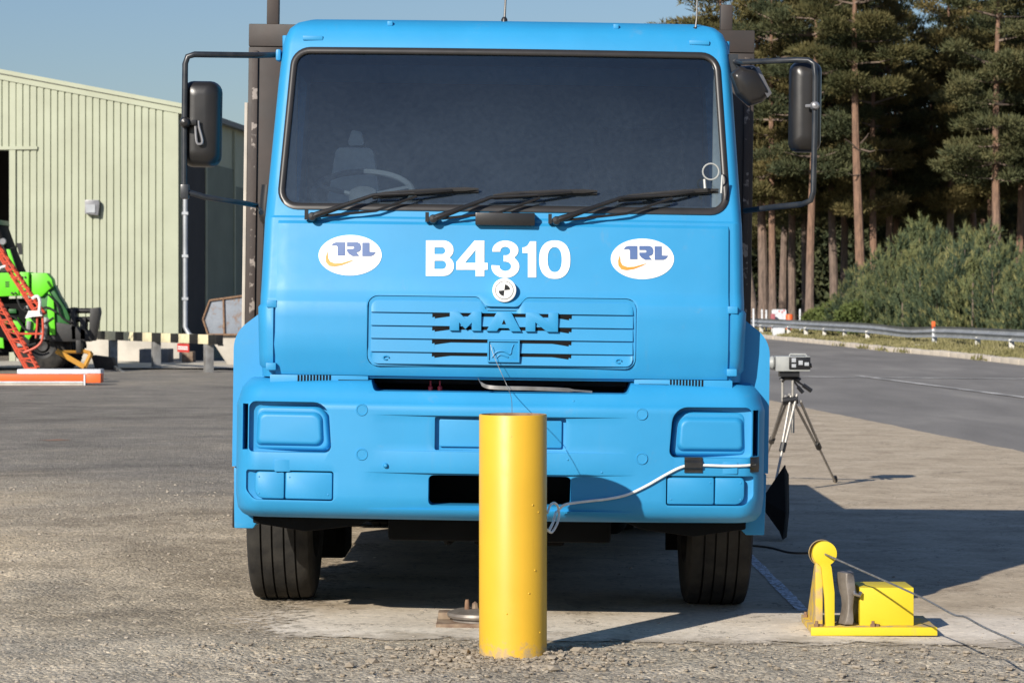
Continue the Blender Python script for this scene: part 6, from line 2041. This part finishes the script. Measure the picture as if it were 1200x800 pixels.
# ------------------------------------------------------------------ vegetation
def tri_object(name, V, material, parent=None):
    """V: (n,3,3) triangles"""
    n = len(V)
    me = bpy.data.meshes.new(name)
    me.vertices.add(n*3); me.loops.add(n*3); me.polygons.add(n)
    me.vertices.foreach_set('co', V.reshape(-1).astype(np.float32))
    me.loops.foreach_set('vertex_index', np.arange(n*3, dtype=np.int32))
    me.polygons.foreach_set('loop_start', np.arange(0, n*3, 3, dtype=np.int32))
    me.materials.append(material)
    me.update(); me.validate()
    o = bpy.data.objects.new(name, me); col.objects.link(o)
    if parent is not None: o.parent = parent
    return o

def blades(c, d, length, width, r):
    """one thin triangle per row, from c along d"""
    d = d/np.linalg.norm(d, axis=1, keepdims=True)
    side = np.cross(d, r.normal(size=d.shape)); side /= np.linalg.norm(side, axis=1, keepdims=True)+1e-9
    a = c - side*width[:, None]*0.5; b = c + side*width[:, None]*0.5; t = c + d*length[:, None]
    return np.stack([a, b, t], axis=1)

def pine_crown(seed, Ht, zc, rad, dens=1.0):
    r = np.random.default_rng(seed)
    cs = []; outs = []; limbs = []; rads = []
    z = zc; ph = r.random()*6.28
    while z < Ht-0.15:
        t = (z-zc)/(Ht-zc)
        prof_ = (0.62+0.75*t) if t < 0.4 else (0.92*(1-(t-0.4)/0.63)**0.7)
        nb_ = 5 if t < 0.8 else 4
        for k in range(nb_):
            if r.random() < 0.18: continue
            a = ph + k*6.28/nb_ + r.normal()*0.35
            Lb = max(rad*prof_*(0.55+0.65*r.random()), 0.25)
            rise = (0.02+0.5*t) + r.normal()*0.12
            dirx, diry = math.cos(a), math.sin(a)
            tip = np.array([dirx*Lb, diry*Lb, z + Lb*rise])
            if Lb > 0.9: limbs.append((np.array([0, 0, z-0.1]), tip*np.array([.8, .8, 1]) - np.array([0, 0, Lb*rise*0.2+0.1])))
            npad = max(1, int(round(Lb/0.85*dens)))
            for j in range(npad):
                f = 0.42 + 0.62*(j+r.random()*0.8)/npad
                p = np.array([dirx*Lb*f, diry*Lb*f, z + Lb*rise*f*f]) + np.array([-diry, dirx, 0])*r.normal()*0.22*Lb*f + np.array([0, 0, r.normal()*0.10])
                cs.append(p); outs.append((dirx, diry)); rads.append((0.55+0.50*r.random())*(1-0.42*t))
        z += 0.68 + 0.40*r.random(); ph += 0.9
    cs = np.array(cs); outs = np.array(outs); rads = np.array(rads)
    cnt = (420*rads**2 + 30).astype(int)
    idx = np.repeat(np.arange(len(cs)), cnt)
    N = len(idx)
    q = r.normal(size=(N, 3)); q /= np.linalg.norm(q, axis=1, keepdims=True)
    q *= (r.random(N)**0.42)[:, None]
    off = q*np.array([1.0, 1.0, 0.36])*rads[idx][:, None]
    c = cs[idx] + off
    d = r.normal(size=(N, 3))*0.45 + np.concatenate([outs[idx]*0.25, np.full((N, 1), 0.6)], 1) + q*0.9
    ln = 0.15+0.15*r.random(N); wd = 0.05+0.04*r.random(N)
    return blades(c, d, ln, wd, r), limbs

def trunk_mb(Ht, r0_, lean, seed, limbs=()):
    r = random.Random(seed)
    mb = MB(); path = []; rad_ = []
    n = 14
    ox, oy = 0, 0
    for k in range(n+1):
        t = k/n
        path.append((lean*t*Ht + 0.12*math.sin(t*5+seed), 0.10*math.sin(t*4+seed*2), t*Ht))
        rad_.append(max(r0_*(1-t)**0.8*(1.25 if k == 0 else 1), 0.02))
    mb.tube(path, rad_, 9)
    return mb
def limb_mb(limbs, Ht, lean, seed):
    mb = MB()
    for (a, b) in limbs:
        m_ = (a+b)/2 + np.array([0, 0, -0.08])
        Lb = np.linalg.norm(b-a)
        mb.tube([a + np.array([lean*a[2]+0.12*math.sin(a[2]/Ht*5+seed), 0, 0]), m_, b], [0.05*min(Lb, 2)/1.5, 0.03, 0.012], 4, caps=False)
    return mb

def bark_mat():
    m, nt, b = new_mat('pine_bark')
    v = coords(nt)
    mp = nt.nodes.new('ShaderNodeMapping'); mp.inputs['Scale'].default_value = (5, 5, 1.2); nt.links.new(v, mp.inputs['Vector'])
    n = noise(nt, mp.outputs[0], 1.6, 6, 0.65)
    lo = ramp(nt, n, [(0.32, (0.095, 0.07, 0.056)), (0.68, (0.23, 0.165, 0.13))])
    hi = ramp(nt, n, [(0.32, (0.12, 0.072, 0.050)), (0.68, (0.29, 0.170, 0.110))])
    sx = nt.nodes.new('ShaderNodeSeparateXYZ'); nt.links.new(v, sx.inputs[0])
    oi = nt.nodes.new('ShaderNodeObjectInfo')
    f = smooth(nt, math_n(nt, 'SUBTRACT', sx.outputs[2], math_n(nt, 'MULTIPLY', oi.outputs['Random'], 7.0)), -1.0, 3.0)
    nt.links.new(mixc(nt, f, lo, hi), b.inputs['Base Color'])
    b.inputs['Roughness'].default_value = 0.95
    bump(nt, b, n, 0.7, 0.05)
    return m
M['bark'] = bark_mat()

variants = []
for i, (Ht, zc, rad, nm) in enumerate(((18.5, 6.4, 3.2, 'needles'), (20.5, 7.2, 3.4, 'needles_dark'), (17.0, 5.6, 2.9, 'needles'), (19.5, 6.6, 3.6, 'needles_dark'), (16.0, 6.2, 2.8, 'needles'), (21.0, 10.8, 3.3, 'needles'))):
    tris, limbs = pine_crown(100+i, Ht, zc, rad)
    root = bpy.data.objects.new('pine_tree', None); col.objects.link(root)
    tri_object('crown', tris, M[nm], root)
    tb = trunk_mb(Ht-0.3, 0.20+0.012*i, 0.004*(i-2), i)
    tb.build('trunk', M['bark'], root, merge=False)
    if limbs: limb_mb(limbs, Ht, 0.004*(i-2), i).build('limbs', M['bark_lo'], root, merge=False)['kind'] = 'stuff'
    variants.append((root, Ht))
used = set()
def place_pine(px, Y, var, Ht, rz, label, sx=1.0, group='tall pines at the edge of the wood'):
    root, h0 = variants[var]
    if var not in used: used.add(var); o = root
    else: o = copy_tree(root)
    s_ = Ht/h0
    o.location = ((px-600)*Y/F, Y, 0.05); o.rotation_euler = (0, 0, rz); o.scale = (s_*sx, s_*sx, s_)
    tag(o, label, 'pine tree', group)
    return o
place_pine(836, 124, 4, 17.6, 0.4, 'pine whose top alone shows above the right end of the cab roof', 1.4)
place_pine(906, 119, 0, 18.5, 1.1, 'pine with a thin orange trunk standing just left of the right wing mirror', 1.0)
place_pine(952, 115, 1, 20.5, 2.0, 'tall pine with a thick orange trunk below the right wing mirror', 1.0)
place_pine(975, 121, 2, 18.0, 0.2, 'slim grey trunked pine right of the thick orange trunk', 0.95)
pale_pine = place_pine(1008, 112, 5, 21.0, 3.3, 'tall pine with a long bare pale trunk rising above the young pines', 0.95)
place_pine(1040, 122, 3, 19.0, 4.1, 'brownish pine right of the long bare pale trunk, left of the gap of sky', 0.85)
place_pine(1112, 122, 2, 18.5, 2.6, 'dark pine right of the narrow gap of sky', 0.9)
place_pine(1140, 126, 1, 19.5, 5.0, 'blue green pine between the gap of sky and the right hand orange trunk', 1.0)
place_pine(1170, 113, 3, 20.0, 0.9, 'pine with a bright orange trunk near the right edge of the photo', 0.95)
place_pine(1197, 117, 1, 20.0, 1.7, 'pine whose orange trunk stands at the very right edge of the photo', 1.0)
place_pine(928, 124, 3, 19.0, 5.2, 'pine filling in behind the right wing mirror, left of the thick orange trunk', 0.95)
place_pine(988, 125, 1, 19.5, 0.6, 'green pine directly left of the long bare pale trunk', 0.9)
place_pine(1048, 128, 2, 17.0, 1.9, 'pine under the left side of the narrow gap of sky', 0.85)
place_pine(1090, 127, 3, 15.0, 4.9, 'shorter pine standing right under the narrow gap of sky', 0.95)
place_pine(892, 122, 5, 20.0, 2.2, 'tall pine whose crown fills the sky right above the right mirror bracket', 1.05)
place_pine(1025, 118, 2, 17.5, 5.4, 'olive pine just right of the long bare pale trunk', 0.9)
place_pine(1160, 121, 0, 19.0, 3.9, 'olive pine just left of the bright orange trunk near the right edge', 1.0)
place_pine(1240, 115, 0, 20.0, 2.7, 'pine standing just outside the right edge of the photo', 1.0)
r = random.Random(5)
for i, px in enumerate((872, 892, 925, 940, 990, 1025, 1050, 1095, 1125, 1155, 1185, 1215, 1255, 1285)):
    place_pine(px + r.uniform(-5, 5), r.uniform(132, 148), i % 5, r.uniform(15.0, 17.5) if px not in (1050, 1095, 872, 892) else 13.2, r.random()*6, 'shaded pine standing deeper in the wood behind the front pines', 1.05, 'shaded pines deeper in the wood')
for i, px in enumerate((690, 735, 780, 640, 590)):
    place_pine(px, r.uniform(140, 150), i % 5, 12.5, r.random()*6, 'pine hidden behind the blue truck', 1.0, 'pines hidden behind the truck')
# broken leaning trunk
lt = MB(); lt.tube([P(881, 377, 111), P(880, 350, 111), P(877.5, 330, 111), P(875, 305, 111), P(873, 284, 111), P(873.6, 281, 111)], [0.27, 0.24, 0.21, 0.19, 0.17, 0.10], 10)
tag(lt.build('dead_tree', M['bark_lo']), 'broken grey tree trunk leaning beside the right of the cab', 'dead tree')
# bare dead side branches on the pale trunk
bpy.context.view_layer.update()
for (a, b, c_) in (((1008, 178), (998, 168), (990, 163)), ((1009, 175), (1020, 178), (1026, 176)), ((1009, 168), (1016, 160), (1018, 156)), ((1008, 205), (1000, 206), (994, 203))):
    db_ = MB(); db_.tube([P(*a, 112), P(*b, 111.6), P(*c_, 111.4)], [0.04, 0.03, 0.012], 5)
    o = db_.build('dead_branch', M['dead_twig']); o.parent = pale_pine; o.matrix_parent_inverse = pale_pine.matrix_world.inverted()

# far wood: one dark mass of foliage and stems behind
rg = np.random.default_rng(77)
n = 170000
X = rg.uniform(-22, 48, n); Yy = rg.uniform(158, 190, n)
top = 11.0 + 2.0*np.sin(X*0.5) + 1.3*np.sin(X*1.3+1) 
Z = 0.2 + rg.random(n)**0.8*top
c = np.stack([X, Yy, Z], 1)
d = rg.normal(size=c.shape) + np.array([0, -0.3, 0.4])
tris = blades(c, d, 0.35+0.35*rg.random(n), 0.20+0.15*rg.random(n), rg)
fw = tri_object('far_wood', tris, M['needles_dark'])
tag(fw, 'dark dense wood far behind the pine trunks', 'wood', kind='stuff')

def young_pine(seed, Ht, rad):
    r = np.random.default_rng(seed)
    base = []; dirs = []; lens = []
    z = 0.15
    while z < Ht:
        t = z/Ht
        L_ = rad*(1-t)**0.75 + 0.08
        nb_ = 8 if t < 0.7 else 5
        for k in range(nb_):
            a = r.random()*6.28
            Lb = L_*(0.6+0.5*r.random())
            for f in np.linspace(0.3, 1.0, max(2, int(Lb/0.22))):
                for _ in range(2):
                    p = np.array([math.cos(a)*Lb*f, math.sin(a)*Lb*f, z + 0.35*Lb*f*f]) + r.normal(size=3)*0.08
                    d = np.array([math.cos(a)*0.35, math.sin(a)*0.35, 1.0]) + r.normal(size=3)*0.18
                    base.append(p); dirs.append(d/np.linalg.norm(d)); lens.append(0.18+0.22*r.random())
        z += 0.24
    for k in range(3):
        base.append(np.array([0, 0, Ht-0.2+0.1*k])); dirs.append(np.array([0.05*r.normal(), 0.05*r.normal(), 1])); lens.append(0.5)
    base = np.array(base); dirs = np.array(dirs); lens = np.array(lens)
    m = 24
    N = len(base)
    f = r.random((N*m, 1))
    c = np.repeat(base, m, 0) + np.repeat(dirs*lens[:, None], m, 0)*f
    d = np.repeat(dirs, m, 0)*1.0 + r.normal(size=(N*m, 3))*0.42
    body = blades(c, d, 0.10+0.07*r.random(N*m), 0.022+0.014*r.random(N*m), r)
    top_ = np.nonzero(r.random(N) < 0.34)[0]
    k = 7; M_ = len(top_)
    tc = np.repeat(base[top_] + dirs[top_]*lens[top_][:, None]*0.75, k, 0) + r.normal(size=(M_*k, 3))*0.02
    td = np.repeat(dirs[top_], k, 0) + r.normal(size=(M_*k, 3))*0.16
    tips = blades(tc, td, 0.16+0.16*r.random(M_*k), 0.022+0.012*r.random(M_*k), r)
    return body, tips
yv = []
for i, (h_, rr_) in enumerate(((3.4, 1.15), (3.0, 1.2), (2.6, 1.05), (3.7, 1.1))):
    root = bpy.data.objects.new('young_pine', None); col.objects.link(root)
    tr_yp = young_pine(300+i, h_, rr_)
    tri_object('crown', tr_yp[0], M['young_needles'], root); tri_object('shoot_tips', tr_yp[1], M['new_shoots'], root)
    mb = MB(); mb.tube([(0, 0, -0.1), (0.02, 0, h_*0.5), (0, 0.02, h_)], [0.05, 0.035, 0.012], 6); mb.build('trunk', M['bark_lo'], root)
    yv.append((root, h_))
yused = set()
spots = [(978, 100, 1.7), (990, 97, 2.2), (1003, 99, 2.8), (1016, 97, 3.0), (1030, 99, 3.6), (1042, 97, 3.3), (1056, 100, 4.0), (1068, 97, 3.7), (1078, 102, 5.0), (1090, 97, 3.6), (1103, 100, 4.3), (1117, 96, 3.6), (1131, 99, 4.5), (1146, 96, 3.9), (1158, 98, 4.4), (1172, 95, 3.4), (1185, 97, 3.9), (1200, 94, 3.2), (1216, 96, 3.6),
         (1000, 94, 2.0), (1018, 92, 2.0), (1038, 90, 2.3), (1058, 88, 2.2), (1078, 86, 2.4), (1098, 85, 2.4), (1119, 84, 2.6), (1140, 83, 2.4), (1163, 82, 2.5), (1185, 80, 2.2), (1207, 79, 2.4), (1014, 95, 2.4), (1050, 93, 2.8), (1090, 91, 3.0), (1130, 89, 3.1), (1170, 88, 2.8), (1205, 86, 2.7)]
rr2 = random.Random(9)
for i, (px, Y, h_) in enumerate(spots):
    v_ = i % 4
    root, h0 = yv[v_]
    if v_ not in yused: yused.add(v_); o = root
    else: o = copy_tree(root)
    if Y >= 93: h_ *= 0.84
    s_ = h_/h0
    o.location = ((px-600)*Y/F, Y, 0.05); o.rotation_euler = (0, 0, rr2.random()*6.28); o.scale = (s_*rr2.uniform(.95, 1.25), s_*rr2.uniform(.95, 1.25), s_)
    tag(o, 'young green pine in the dense thicket behind the guard rail', 'young pine', 'young pines behind the guard rail')

def leafy(seed, n, rad, h):
    r = np.random.default_rng(seed)
    d = r.normal(size=(n, 3)); d /= np.linalg.norm(d, axis=1, keepdims=True)
    rr_ = r.random(n)**0.4
    c = d*rr_[:, None]*np.array([rad, rad, h*0.55]) + np.array([0, 0, h*0.5])
    c[:, 2] = np.abs(c[:, 2])
    dd = d + r.normal(size=(n, 3))*0.7
    return blades(c, dd, 0.10+0.08*r.random(n), 0.07+0.05*r.random(n), r)
for i, (px, Y, rad, h_, lab) in enumerate(((987, 98, 1.0, 1.3, 'bright green leafy shrub in front of the young pines'), (1010, 91, 1.0, 1.25, 'low leafy shrub right of the bright green shrub'), (966, 101, 0.9, 1.0, 'small leafy shrub at the left foot of the young pines'))):
    o = empty('shrub', ((px-600)*Y/F, Y, 0.05), lab, 'shrub')
    tri_object('crown', leafy(400+i, 4200, rad, h_), M['leaf'], o)
# rough grass on the verge
rg = np.random.default_rng(55)
n = 60000
Yg = 55 + 55*rg.random(n)**1.2
kx = np.array([kerb_x(y) for y in Yg])
Xg = kx + 0.48 + 5.5*rg.random(n)**1.3
Xg = Xg + 0.5*rg.random(n)
cl = np.sin(Xg*2.1)*np.sin(Yg*1.3+Xg)
hg = (0.05+0.11*rg.random(n))*(1+0.5*cl)*np.clip((Xg-kx)/1.2, 0.35, 1.3)
c = np.stack([Xg, Yg, np.full(n, 0.03)], 1)
d = np.array([0, 0, 1.0]) + rg.normal(size=(n, 3))*0.35
gs = tri_object('grass', blades(c, d, hg+0.03, 0.05+0.04*rg.random(n), rg), M['grass'])
tag(gs, 'rough dry grass growing on the verge by the guard rail', 'grass', kind='stuff')
n = 160
wy_ = rg.choice([62.0, 70.5, 73.0, 80.0, 76.0], n) + rg.normal(size=n)*0.3
wx_ = np.array([kerb_x(y) for y in wy_]) - 0.05 + rg.normal(size=n)*0.10
c = np.stack([wx_, wy_, np.full(n, -0.02)], 1); d = np.array([0, 0, 1.0]) + rg.normal(size=(n, 3))*0.6
tag(tri_object('weeds', blades(c, d, 0.08+0.15*rg.random(n), 0.04+0.03*rg.random(n), rg), M['grass']), 'weeds sprouting along the front of the kerb', 'weeds', kind='stuff')
